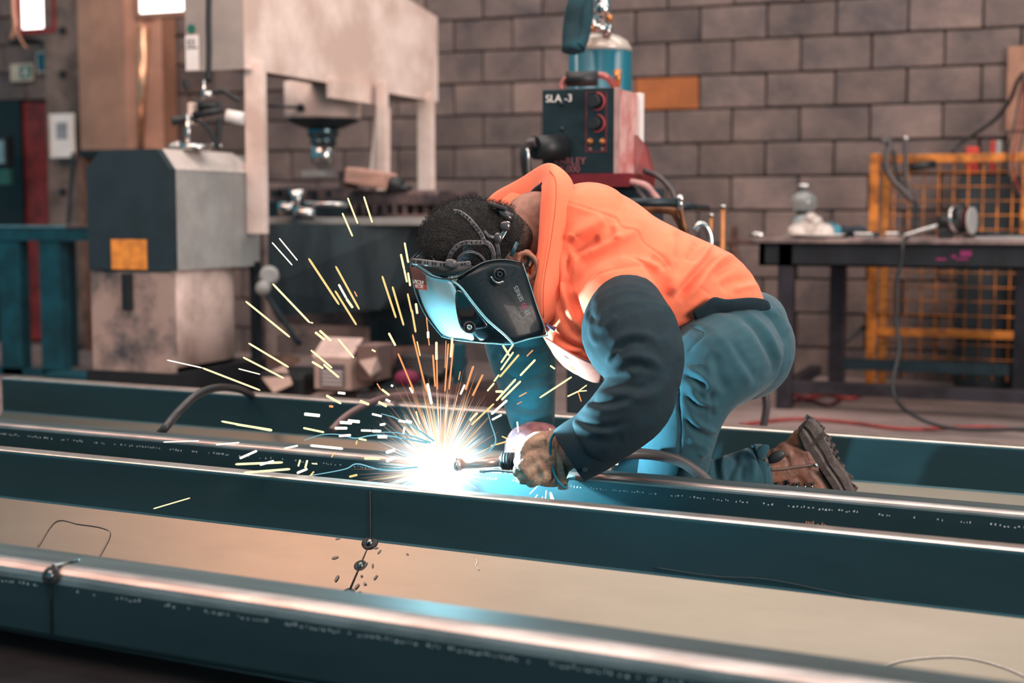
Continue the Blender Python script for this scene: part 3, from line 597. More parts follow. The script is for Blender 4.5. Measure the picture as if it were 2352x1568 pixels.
# ------------------------------------------------------------------ yellow mesh fence
yf = P(2010, 865, 7.85).y; fx = lambda px: ony(px, 600, yf).x; fz = lambda py: ony(2170, py, yf).z
fe = thing('mesh_fence', 'yellow framed wire mesh fence standing against the block wall', 'fence', ((fx(1990)+fx(2400))/2, yf, 0))
MB().box((fx(1993), yf, 0), (fx(2014), yf+.05, fz(350)), bev=.004).build('post', YELL, fe)
MB().box((fx(2018), yf+.06, 0), (fx(2036), yf+.11, fz(356)), bev=.004).build('post', mat('yellow_shade', (196, 124, 50), .6, var=.2), fe)
MB().box((fx(2340), yf+.02, 0), (fx(2366), yf+.07, fz(352)), bev=.004).build('post', YELL, fe)
MB().box((fx(2014), yf+.01, fz(373)), (fx(2400), yf+.06, fz(353)), bev=.006).build('top_rail', YELL, fe)
MB().box((fx(2014), yf+.01, fz(776)), (fx(2400), yf+.05, fz(758)), bev=.006).build('middle_rail', YELL, fe)
for i in range(12):
    x = fx(2048+i*34); MB().cyl((x, yf+.04, .05), (x, yf+.04, fz(365)), .0042, n=6).build('wire', YELL, fe)
for i in range(15):
    z = fz(395+i*33)
    if z > .05: MB().cyl((fx(2030), yf+.032, z), (fx(2400), yf+.032, z), .003, n=6).build('wire', YELL, fe)
# clamps hung on the fence
cl = thing('g_clamp', 'dark curved clamp hanging from the fence top near its left post', 'clamp', P(2035, 400, 7.7))
MB().tube([P(2028, 330, 7.7), P(2032, 322, 7.7), P(2044, 330, 7.7), P(2034, 372, 7.7), P(2048, 410, 7.7), P(2078, 440, 7.7), P(2096, 462, 7.7)], .018).build('jaw', mat('clampgrey', (90, 84, 84), .45, .5), cl)
MB().tube([P(2052, 345, 7.75), P(2060, 400, 7.75), P(2085, 450, 7.75), P(2104, 470, 7.75), P(2100, 530, 7.75)], .010).build('handle', DARK, cl)
cl = thing('bar_clamp', 'straight grey clamp hanging beside the curved clamp', 'clamp', P(2082, 400, 7.72))
MB().tube([P(2081, 322, 7.72), P(2080, 370, 7.72), P(2083, 420, 7.72), P(2092, 450, 7.72)], .014).build('bar', mat('clampgrey', (1, 1, 1)), cl)
MB().ball(P(2081, 318, 7.72), .016).build('tip', CHROME, cl); MB().cyl(P(2092, 385, 7.74), P(2148, 376, 7.74), .022).build('grip', BLACK, cl)
a, b = wboxy(2217, 336, 2248, 400, yf+.14, .1)
rt = thing('red_power_tool', 'red power tool on the shelf behind the fence', 'tool', (a.x, a.y, a.z))
MB().box((a.x, a.y, a.z+.1), b, bev=.01).box(a, (b.x, b.y, a.z+.07), bev=.01).build('body', mat('orange_red', (196, 58, 48), .5), rt)
a, b = wboxy(2272, 322, 2300, 400, yf+.14, .08)
rt = thing('red_and_white_tool', 'red and white tool standing right of the red power tool', 'tool', (a.x, a.y, a.z))
MB().box(a, ((a.x+b.x)/2, b.y, b.z), bev=.01).build('red_body', mat('orange_red', (1, 1, 1)), rt); MB().box(((a.x+b.x)/2, a.y, a.z+.05), (b.x, b.y, b.z), bev=.01).build('white_body', GREY, rt)
a, b = wboxy(2200, 402, 2360, 560, yf+.13, .16); a.z = 0
single('dark_shelf_unit', MB().box(a, (b.x, b.y, b.z), bev=.01), mat('darkcab', (40, 48, 54), .6), 'dark low shelf unit behind the yellow mesh under the red tools', 'shelf')
a, b = wboxy(2310, 102, 2420, 300, YW-.09, .03)
bd = thing('plywood_board', 'brown plywood board fixed to the wall at the right edge', 'board', (a.x, a.y, a.z))
MB().box(a, b).build('upper_sheet', WOODB, bd); a2, b2 = wboxy(2312, 303, 2420, 480, YW-.09, .03); MB().box(a2, b2).build('lower_sheet', WOODB, bd)
MB().tube([P(2352, 165, 7.7), P(2336, 190, 7.72), P(2320, 230, 7.75), P(2290, 270, 7.8), P(2250, 300, 7.85), P(2205, 330, 7.9), P(2186, 350, 7.9)], .011).build('wall_lead', BLACK, bd)
for i in range(5):
    ox = i*9; g = MB().tube([P(2352, 165+i*4, 7.6+i*.02), P(2338+ox, 240, 7.6), P(2330+ox*1.3, 290, 7.6+i*.02), P(2316+ox*1.4, 350, 7.6), P(2318+ox*1.4, 400, 7.6), P(2336+ox, 440+i*4, 7.6), P(2375, 465, 7.6)], .0055)
    single('coiled_cable', g, RED if i % 2 else BLACK, ('thin red' if i % 2 else 'thin black')+' cable in the coil hanging at the right edge', 'cable', group='cables coiled at the right edge')
g = MB().tube([P(2236, 370, 7.85), P(2222, 440, 7.85), P(2205, 480, 7.85), P(2225, 560, 7.85)], .009)
single('black_lead', g, BLACK, 'black lead hanging behind the yellow mesh', 'cable')
single('black_pipe', MB().tube([P(2020, 720, 8.0), P(1960, 770, 7.9), P(1920, 800, 7.85)], .014), BLACK, 'dark pipe slanting down behind the workbench legs', 'pipe')
g = MB().tube([P(2282, 590, 7.8), P(2262, 690, 7.8), P(2232, 740, 7.85), P(2215, 850, 7.85)], .007)
single('red_lead', g, RED, 'thin red lead hanging behind the lower fence mesh', 'cable')
def floorline(pts, r): return MB().tube([onz(x, y, r) for x, y in pts], r)
for pts, r, mm, lab in (([(1810, 900), (1850, 912), (1900, 905), (1950, 915), (1985, 902)], .012, RED, 'red hose coiled on the floor between the bench legs'),
    ([(1800, 925), (1850, 918), (1900, 930), (1930, 918)], .01, mat('darkred', (80, 30, 40), .5), 'dark red hose on the floor beside the red hose'),
    ([(1700, 975), (1830, 962), (1950, 970), (2080, 985), (2250, 980), (2380, 990)], .009, RED, 'thin red cable running along the floor behind the rear channel'),
    ([(1830, 850), (1860, 835), (1905, 825), (1920, 840)], .012, BLACK, 'black cable on the floor at the foot of the wall')):
    single('floor_hose', floorline(pts, r), mm, lab, 'hose')
g = MB().tube([P(1735, 860, 4.7), P(1752, 890, 4.7), P(1760, 925, 4.7), P(1757, 960, 4.7), P(1748, 1000, 4.7), P(1735, 1060, 4.7), P(1720, 1140, 4.7)], .013)
single('grey_hose', g, RUBBER, 'grey hose hanging down behind the kneeling worker', 'hose')

# ------------------------------------------------------------------ the steel channels
UB = Vector((math.cos(math.radians(-4.3)), math.sin(math.radians(-4.3)), 0)); NB = Vector((-UB.y, UB.x, 0))
def BP(s, v, z): return UB*s + NB*v + Vector((0, 0, z))
def vref(d): return (FWD*d).dot(NB)
def sAt(px, py, v):
    q = P(px, py, 1.0); q = Vector((q.x, q.y, 0)); q *= v/q.dot(NB); return q.dot(UB)
ZT, ZW, ZB = .367, .245, .147
EDGE_SHINE = mat('lit_rounded_edge', (168, 160, 158), .36, .85, var=.15, scale=14, stretch=(.5, 3, 3)); CR = .01  # paler steel paints the light caught along the rounded corners
SLOPE_SHEEN = mat('slope_sheen_steel', (98, 98, 91), .31, .78, var=.1, scale=2.2, bump=.03, bscale=220, stretch=(.6, 3, 3), mix=(.3, .7))  # channel steel tinted warmer to hold the overhead reflection on the sloped faces
DULL = mat('dull_mill_scale', (66, 78, 80), .62, .4, var=.2, scale=5, stretch=(.4, 3, 3))
vB2 = vref(2.885); vM = vref(3.25); vF = vref(1.947); vR = vref(4.17)
def channel(name, label, v0, prof, s0, s1, parts, T=.004):
    o = thing(name, label, 'steel channel', BP((s0+s1)/2, v0, prof[0][1]), )
    o.location.z = min(z for _, z in prof)-T/2
    for nm, i0, i1, mm in parts:
        pts = prof[i0:i1+1]; n = len(pts); up = []; dn = []
        for i, (a, z) in enumerate(pts):
            t = Vector((pts[min(i+1, n-1)][0]-pts[max(i-1, 0)][0], pts[min(i+1, n-1)][1]-pts[max(i-1, 0)][1])).normalized(); nn = Vector((-t.y, t.x))*T/2
            up.append((a+nn.x, z+nn.y)); dn.append((a-nn.x, z-nn.y))
        loop = up+dn[::-1]; g = MB(); K = 6
        R_ = [[BP(s0+(s1-s0)*k/K, v0+a, z) for a, z in loop] for k in range(K+1)]
        g.rings(R_, smooth=False); g.build(nm, mm, o)
    return o
def arc(cx, cz, r, a0, a1, n=5): return [(cx+r*math.cos(math.radians(a0+(a1-a0)*i/n)), cz+r*math.sin(math.radians(a0+(a1-a0)*i/n))) for i in range(n+1)]
SL = .0976
def profA(lip, flat): return [(lip, ZT)]+arc(.008, ZT-.008, .008, 90, 180)+[(0, ZW+.006)]+[(-.003, ZW), (-SL*.97, ZB+.003), (-SL-.004, ZB), (-SL-flat, ZB)]
partsA = [('top_lip', 0, 5, SEDGE), ('web', 5, 7, STEEL), ('sloped_face', 8, 9, STEEL), ('bottom_flange', 10, 11, STEEL)]
def fixA(p):
    p = list(p); return p
def mkA(name, label, v0, lip, flat, s0, s1):
    p = profA(lip, flat); parts = [('top_lip', 0, 4, SEDGE), ('web', 4, 8, STEEL), ('sloped_face', 8, 10, SLOPE_SHEEN), ('bottom_flange', 10, 11, STEEL)]
    return channel(name, label, v0, p, s0, s1, parts)
sj = sAt(853, 1200, vB2)
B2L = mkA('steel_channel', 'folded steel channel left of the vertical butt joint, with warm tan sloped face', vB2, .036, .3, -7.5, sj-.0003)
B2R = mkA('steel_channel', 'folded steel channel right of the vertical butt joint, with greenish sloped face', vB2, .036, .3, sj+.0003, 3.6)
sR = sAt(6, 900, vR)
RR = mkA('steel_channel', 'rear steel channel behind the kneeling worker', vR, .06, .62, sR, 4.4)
def profB(fl): return [(fl, ZT)]+arc(CR, ZT-CR, CR, 90, 180)+[(0, ZW+.01)]+arc(.01, ZW+.01, .01, 180, 270, 3)+[(fl, ZW)]
def mkB(label, v0, fl, s0, s1, cr=.013):
    global CR; CR = cr
    return channel('steel_channel', label, v0, profB(fl), s0, s1, [('top_flange', 0, 1, DULL), ('rounded_edge', 1, 6, EDGE_SHINE), ('web', 6, 8, STEEL), ('bottom_flange', 8, 12, STEEL)])
MM = mkB('middle steel channel directly under the glowing weld and gloved hand', vM, .065, -8.0, 4.2)
sf = sAt(121, 1400, vF)
FL = mkB('short left end of the nearest steel channel, left of its tack weld', vF, .09, -5.5, sf-.0003, .026)
FR = mkB('nearest steel channel with bright blurred top flange running to the lower right', vF, .09, sf+.0003, 3.0, .026)
# tack welds and marks
BURN = mat('weld_burn', (18, 20, 24), .6, var=.3, scale=40, bump=.5, bscale=60); BEAD = mat('weld_bead', (130, 138, 140), .25, .9, var=.4, scale=80)
for par_, q_ in ((B2R, [BP(sj, vB2-.0035, ZT-.01), BP(sj, vB2-.0035, ZW+.002), BP(sj, vB2-.006, ZW-.001), BP(sj, vB2-SL-.002, ZB+.004)]), (FR, [BP(sf, vF+.06, ZT+.0026), BP(sf, vF+.008, ZT+.0026), BP(sf, vF-.0035, ZT-.01), BP(sf, vF-.0035, ZW+.01)])):
    MB().tube(q_, .0016, n=5, sub=0).build('butt_seam', BURN, par_)
def tackw(par, p, n, r):
    n = Vector(n).normalized(); Q = n.to_track_quat('Z', 'Y').to_matrix()
    t = MB().ball(p, r*1.5, r*1.3, r*.16, M=Q, n=10).build('scorch', BURN, par, label='black scorch around a tack weld')
    MB().ball(p+n*r*.15, r*.62, r*.75, r*.4, M=Q, n=10).build('tack_weld', BEAD, t)
nS = NB*-.7+Vector((0, 0, .7))
tackw(B2R, BP(sj, vB2-.008, ZW-.0), nS, .013); tackw(B2R, BP(sj, vB2-.045, ZW-.042), nS, .012); tackw(B2R, BP(sj, vB2-SL+.004, ZB+.006), nS, .012)
tackw(FR, BP(sf, vF-.003, ZT-.012), NB*-.9+Vector((0, 0, .4)), .012)
MB().tube([BP(sf, vF+.002, ZT+.004), BP(sf+.01, vF+.03, ZT+.004), BP(sf+.012, vF+.05, ZT+.004)], .003).build('tack_weld', BEAD, FR)
g = MB(); 
for k in range(14):
    t = random.random(); side = 1 if random.random() < .8 else -1; s = sj+side*(.008+abs(random.gauss(0, .035))); q = BP(s, vB2-SL*t-.003, ZW-SL*t+.0035)
    Q = nS.normalized().to_track_quat('Z', 'Y').to_matrix() @ Matrix.Rotation(random.random()*3, 3, 'Z'); g.ball(q, .003+random.random()*.006, .0015+random.random()*.002, .0004, M=Q, n=6)
g.build('soot_mark', mat('soot', (104, 96, 94), .6), B2R, kind='stuff')
# dotted roll marking
INK = mat('roll_mark', (190, 200, 205), .5)
for par, v0, z0, s0, s1 in ((MM, vM, ZT-.03, -3.4, 1.6), (FR, vF, ZT-.035, sf+.05, .6), (FL, vF, ZT-.035, sf-.4, sf-.03)):
    g = MB(); s = s0
    while s < s1:
        wd = random.uniform(.0015, .005)
        if random.random() < .8: q = BP(s, v0-.0026, z0+random.uniform(-.0015, .0015)); g.add([q, q+UB*wd, q+UB*wd+Vector((0, 0, .004*random.random()+.0015)), q+Vector((0, 0, .003))], [(0, 1, 2, 3)], False)
        s += wd+random.uniform(.002, .007)+(.03 if random.random() < .06 else 0)
    g.build('roll_marking', INK, par, kind='stuff', fixn=False)
# smears: tan scraped patch on the middle channel, oily hand marks
g = MB(); s0 = sAt(1845, 1205, vM)
for k in range(11):
    hh = random.uniform(.008, .03); s = s0+k*.0048; q = BP(s, vM-.0026, ZT-.085); g.add([q, q+UB*.0052, q+UB*.004+Vector((0, 0, hh)), q+UB*.001+Vector((0, 0, hh))], [(0, 1, 2, 3)], False)
g.build('scraped_patch', mat('tanscrape', (170, 128, 104), .6), MM, kind='stuff', fixn=False)
g = MB().tube([BP(sAt(x, 1350, vB2)+0, vB2-.0045, z) for x, z in ((1500, .262), (1640, .258), (1760, .264), (1900, .255), (2000, .248))], .0011, n=5); g.build('oil_smear', mat('oil', (16, 48, 58), .4), B2R)
g = MB(); pts = [(1860, 1566, .1), (1990, 1540, .1), (2080, 1515, .1), (2200, 1508, .1), (2300, 1530, .1), (2380, 1565, .1)]
def onslope(px, py):
    r = ray(px, py); n = nS.normalized(); q0 = BP(0, vB2-.003, ZW+.004); return CAMP + r*((q0-CAMP).dot(n)/r.dot(n))
g.tube([onslope(x, y) for x, y, _ in pts], .0009, n=5); single('loose_wire', g, CHROME, 'fine curled wire lying on the sloped face at the lower right', 'wire')
g = MB().tube([onslope(x, y) for x, y in ((85, 1255), (128, 1197), (180, 1203), (235, 1212), (252, 1228), (222, 1285))], .0012, n=5); g.build('scribed_outline', mat('scribe', (120, 106, 98), .5), B2L)
g = MB().tube([onslope(x, y) for x, y in ((1090, 1280), (1096, 1290), (1092, 1298), (1100, 1308))], .001, n=5); single('metal_sliver', g, CHROME, 'tiny curled metal sliver on the slope right of the joint', 'sliver')
# bearers
BRR = mat('bearer', (60, 58, 58), .8, var=.25, scale=5)
for s in (-3.3, -.15, 2.2):
    o = thing('timber_bearer', {-3.3: 'dark timber bearer under the left end of the channels', -.15: 'dark timber bearer under the middle of the channels', 2.2: 'dark timber bearer under the right end of the channels'}[s], 'bearer', BP(s, (vF+vR)/2, 0))
    for v0, v1, z in ((vB2-.42, vR+.08, ZB-.003), (vF-.05, vF+.15, ZW-.003)):
        q = [BP(s-.05, v0, 0), BP(s+.05, v0, 0), BP(s+.05, v1, 0), BP(s-.05, v1, 0)]; MB().prism(q, (0, 0, z)).build('timber', BRR, o)
q = [BP(-4, vF-.32, .05), BP(2, vF-.32, .05), BP(2, vF-.25, .05), BP(-4, vF-.25, .05)]
q2 = [BP(-6.5, vF-1.7, 0), BP(2, vF-1.7, 0), BP(2, vM+.3, 0), BP(-6.5, vM+.3, 0)]
single('floor_shade_sheet', MB().prism(q2, (0, 0, .012)), mat('shade_black', (26, 26, 28), .95, spec=.1), 'added black sheet painting the shade on the floor under the nearest channel', 'mat')  # dark sheet laid to paint the shade below the channels
single('loose_tube', MB().prism(q, (0, 0, .05)), mat('dull_tube', (46, 48, 52), .8), 'dim steel tube lying below the nearest channel', 'tube')
# cables lying over the channels
g = MB().tube([onz(330, 1010, ZB+.02), P(365, 997, 3.85), P(410, 945, 3.9), P(455, 905, 4.0), P(505, 890, 4.15), P(552, 895, 4.5), P(585, 912, 4.6)], .0115)
single('welding_cable', g, RUBBER, 'grey welding cable arching over the rear channel at left', 'cable')
g = MB().tube([P(760, 990, 4.0), P(790, 960, 4.05), P(830, 935, 4.1), P(890, 912, 4.3), P(960, 906, 4.6), P(1050, 915, 4.6)], .0105)
single('welding_cable', g, mat('pinkcable', (120, 92, 92), .5), 'pinkish cable arching over the rear channel behind the sparks', 'cable')
# ------------------------------------------------------------------ the kneeling welder
def proj(co):
    r = co-np.array(CAMP); dz = r@np.array(F3); return np.stack([1176+FPX*(r@np.array(RIGHT))/dz, 784-FPX*(r@np.array(U3))/dz], 1)
def loft(g, secs, n=22, sub=4):
    """tapering limb: (px, py, distance, half width in the picture, half depth in metres) per section"""
    C = [P(s[0], s[1], s[2]) for s in secs]; A = [s[3]*s[2]/FPX for s in secs]; B = [s[4] for s in secs]
    if sub:
        Cq = smooth_pts(C, sub); ab = smooth_pts([Vector((a, b, 0)) for a, b in zip(A, B)], sub); A = [v.x for v in ab]; B = [v.y for v in ab]; C = Cq
    k = len(C); R_ = []
    for i in range(k):
        t = (C[min(i+1, k-1)]-C[max(i-1, 0)]).normalized(); a = t.cross(FWD).normalized(); b = t.cross(a).normalized()
        R_.append(g.ring(C[i], a*A[i], b*B[i], n))
    def dome(c, t, a, b, A0, B0, rev):
        q = []
        for f, h in ((.35, .55), (.75, .38), (.95, .18)):
            q.append(g.ring(c + t*h*min(A0, B0), a*A0*f, b*B0*f, n))
        return q
    t = (C[0]-C[1]).normalized(); tt = (C[1]-C[0]).normalized(); a = tt.cross(FWD).normalized(); b = tt.cross(a).normalized()
    pre = dome(C[0], t, a, b, A[0], B[0], 1)
    t2 = (C[-1]-C[-2]).normalized(); a = t2.cross(FWD).normalized(); b = t2.cross(a).normalized(); post_ = dome(C[-1], t2, a, b, A[-1], B[-1], 0)[::-1]
    g.rings(pre+R_+post_)
def pball(g, px, py, d, r, rd=None): g.ball(P(px, py, d), r*d/FPX, rd or r*d/FPX, r*d/FPX, M=Matrix((RIGHT, FWD, Vector((0, 0, 1)))).transposed())
NOISE_K = [(rng.normal(size=3)*s, rng.uniform(0, 6.28)) for s in [14]*5+[28]*5+[50]*4]
def fuse(g, voxel, name, ma, parent, folds=(), smooth=6, wr=0.0, label=None, cut=None):
    """overlapping closed volumes -> one continuous skin, relaxed, with cloth folds pressed into it"""
    me = bpy.data.meshes.new('tmp'); me.from_pydata(g.v, [], g.f); me.update()
    bm = bmesh.new(); bm.from_mesh(me); bmesh.ops.recalc_face_normals(bm, faces=bm.faces); bm.to_mesh(me); bm.free()
    o = bpy.data.objects.new('tmp', me); COL.objects.link(o)
    rm = o.modifiers.new('r', 'REMESH'); rm.mode = 'VOXEL'; rm.voxel_size = voxel; rm.use_smooth_shade = True
    if smooth: s_ = o.modifiers.new('s', 'SMOOTH'); s_.iterations = smooth; s_.factor = .6
    dg = bpy.context.evaluated_depsgraph_get(); out = bpy.data.meshes.new_from_object(o.evaluated_get(dg)); bpy.data.objects.remove(o)
    n = len(out.vertices); co = np.empty(n*3); out.vertices.foreach_get('co', co); co = co.reshape(-1, 3)
    nr = np.empty(n*3); out.vertices.foreach_get('normal', nr); nr = nr.reshape(-1, 3)
    vw = np.array(CAMP)-co; vw /= np.linalg.norm(vw, axis=1)[:, None]; fac = np.clip((nr*vw).sum(1)*2.2, 0, 1)
    pp = proj(co); dsp = np.zeros(n)
    for pts, amp, wd in folds:
        q = np.array([[p.x, p.y] for p in smooth_pts([Vector((x, y, 0)) for x, y in pts], 6)]); best = np.full(n, 1e9); tb = np.zeros(n)
        for i in range(len(q)-1):
            a, b = q[i], q[i+1]; ab = b-a; L2 = ab@ab+1e-9; t = np.clip(((pp-a)@ab)/L2, 0, 1); dd = np.linalg.norm(pp-(a+t[:, None]*ab), axis=1)
            mk = dd < best; best[mk] = dd[mk]; tb[mk] = (i+t[mk])/(len(q)-1)
        tp = np.clip(np.minimum(tb, 1-tb)*5+.15, 0, 1)
        dsp += amp*tp*np.exp(-(best/wd)**2)
    dsp *= fac
    if wr:
        s = sum(np.sin(co@k+ph) for k, ph in NOISE_K)/len(NOISE_K)**.5; dsp += wr*s
    co = co+nr*dsp[:, None]
    base = np.array(wloc(parent)); out.vertices.foreach_set('co', (co-base).ravel()); out.materials.clear(); out.materials.append(ma); out.update()
    o = bpy.data.objects.new(name, out); COL.objects.link(o); o.parent = parent; out.polygons.foreach_set('use_smooth', [True]*len(out.polygons))
    if label: o['label'] = label
    return o
def A(pts): return [(1080+x*.3953, 340+y*.3953) for x, y in pts]      # zoomed crops of the photograph
def Bc(pts): return [(1000+x*.2934, 780+y*.2934) for x, y in pts]
def Cc(pts): return [(1380+x*.2041, 400+y*.2041) for x, y in pts]
def Dc(pts): return [(1380+x*.2636, 880+y*.2636) for x, y in pts]
def Ec(pts): return [(1140+x*.1446, 940+y*.1446) for x, y in pts]

SKIN = mat('skin', (150, 98, 78), .5, var=.08, scale=30, bump=.1, bscale=200, col2=(124, 76, 60))
ORANGE = mat('orange_cotton', (254, 126, 90), .85, var=.02, scale=6, bump=.1, bscale=900, col2=(250, 116, 80), sheen=.1)
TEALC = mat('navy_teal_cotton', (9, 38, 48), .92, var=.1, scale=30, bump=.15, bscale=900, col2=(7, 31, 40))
TROU = mat('teal_work_cotton', (22, 69, 81), .88, var=.1, scale=30, bump=.15, bscale=900, col2=(21, 64, 76), sheen=.2)
per = thing('person', 'person kneeling and bent over the weld in orange and navy work shirt, teal trousers, brown boots', 'person', (P(1600, 1100, 3.4).x, P(1600, 1100, 3.4).y, ZB))
per['label'] = 'kneeling person bent over the weld in orange work shirt and teal trousers'

# body: one continuous figure
HC = P(1106, 572, 3.34); HU = (P(985, 548, 3.32)-P(1215, 585, 3.36)).normalized(); HF = (P(1075, 700, 3.30)-P(1108, 560, 3.36)); HF = (HF-HU*HF.dot(HU)).normalized(); HL = HU.cross(HF).normalized()
if HL.dot(FWD) > 0: HL = -HL
HM = Matrix((HF, HL, HU)).transposed()
H = lambda f, l, u: HC+HF*f+HL*l+HU*u
g = MB()
g.ball(H(0, 0, .015), .098, .076, .106, M=HM); g.ball(H(.03, 0, -.055), .066, .058, .07, M=HM); g.ball(H(.07, 0, -.09), .03, .034, .025, M=HM)
g.ball(H(.102, 0, -.025), .018, .013, .026, M=HM); g.ball(H(.088, 0, -.066), .014, .026, .011, M=HM)
for s in (-1, 1): g.ball(H(.078, s*.032, .008), .016, .018, .012, M=HM); g.ball(H(.09, s*.034, .03), .010, .024, .008, M=HM)
loft(g, [(1180, 560, 3.36, 66, .055), (1228, 532, 3.38, 92, .06), (1270, 532, 3.40, 84, .07), (1320, 570, 3.40, 95, .09)])
loft(g, [(1330, 600, 3.4, 100, .1), (1450, 660, 3.42, 110, .12), (1580, 690, 3.46, 80, .11), (1690, 750, 3.48, 85, .13)])
loft(g, [(1400, 690, 3.24, 60, .06), (1450, 780, 3.12, 55, .05), (1490, 880, 3.06, 45, .042), (1400, 975, 3.06, 42, .038), (1320, 1030, 3.11, 36, .032), (1278, 1062, 3.14, 34, .026), (1240, 1062, 3.15, 34, .02)])
loft(g, [(1200, 540, 3.55, 55, .06), (1190, 720, 3.62, 50, .05), (1205, 850, 3.585, 34, .034), (1222, 960, 3.53, 25, .024), (1222, 1000, 3.47, 25, .02)])
loft(g, [(1690, 790, 3.42, 85, .09), (1600, 900, 3.3, 70, .08), (1540, 1080, 3.3, 55, .06), (1530, 1170, 3.34, 50, .055)]); loft(g, [(1530, 1180, 3.34, 50, .05), (1650, 1120, 3.4, 45, .045), (1790, 1080, 3.43, 36, .036)])
loft(g, [(1680, 800, 3.55, 85, .09), (1540, 930, 3.58, 65, .07), (1460, 1150, 3.56, 50, .055), (1560, 1195, 3.62, 42, .045), (1650, 1195, 3.66, 34, .034)])
body = fuse(g, .006, 'body', SKIN, per, smooth=5)
g = MB()
e = [(1187, 578), (1192, 563), (1208, 560), (1224, 570), (1232, 590), (1226, 608), (1214, 618), (1206, 606)]
EY = 3.262
g.tube([P(x+2, y+22, EY-.004+.006*(i > 5)) for i, (x, y) in enumerate(e)], .0065, n=8)
g.tube([P(1205, 592, EY+.004), P(1214, 584, EY), P(1220, 596, EY), P(1215, 612, EY)], .004, n=8)
g.ball(P(1210, 596, EY+.012), .018, .007, .024, M=Matrix((RIGHT, FWD, Vector((0, 0, 1)))).transposed())
fuse(g, .0018, 'ear', SKIN, per, smooth=2)
for s in (-1, 1):
    ev = MB().ball(H(.088, s*.032, .008), .0125).build('eye', WHITE, per); MB().ball(H(.0985, s*.032, .006), .0045).build('iris', BLACK, ev)
# hair
HAIR = mat('black_hair', (24, 20, 20), .6, var=.4, scale=90, bump=1.0, bscale=260, col2=(10, 9, 10))
g = MB(); g.ball(H(-.012, 0, .026), .103, .089, .118, M=HM, n=24); g.ball(H(-.045, 0, -.03), .068, .078, .07, M=HM, n=20); pball(g, 1163, 540, 3.345, 57, .066)
hair = fuse(g, .004, 'hair', HAIR, per, smooth=3, wr=.0012)
g = MB(); pball(g, 1176, 548, 3.352, 58, .064); pball(g, 1196, 575, 3.36, 38, .05); fuse(g, .004, 'hair_fade', mat('hair_fade', (74, 54, 46), .8, var=.3, scale=60, bump=.6, bscale=260, col2=(44, 34, 31)), per, smooth=3, wr=.0008)
hb = BVHTree.FromObject(hair, bpy.context.evaluated_depsgraph_get()); off = wloc(per)
def hit(bvh, px, py, o_, lift=.0):
    r = ray(px, py).normalized(); h = bvh.ray_cast(CAMP-o_, r)
    return (h[0]+o_-r*lift, h[1]) if h[0] else None
# curls standing off the scalp
me = hair.data; g = MB(); idx = [i for i in range(len(me.vertices))]; random.shuffle(idx); cnt = 0
for i in idx:
    v = me.vertices[i]; p = v.co+off; nrm = v.normal; fr = proj(np.array([list(p)]))[0]
    if fr[0] > 1180 and random.random() < .75: continue
    L_ = .004+random.random()*.009; a = nrm.orthogonal(); a.rotate(Matrix.Rotation(random.random()*6.28, 3, nrm)); a = a.normalized(); b = nrm.cross(a); r_ = .0015+random.random()*.0025
    g.tube([p+nrm*L_*k/6+a*r_*math.cos(k*1.3)*(k/6)+b*r_*math.sin(k*1.3)*(k/6) for k in range(7)], .00035, n=3, sub=0); cnt += 1
    if cnt > 6000: break
g.build('curl', HAIR, hair, kind='stuff', fixn=False)

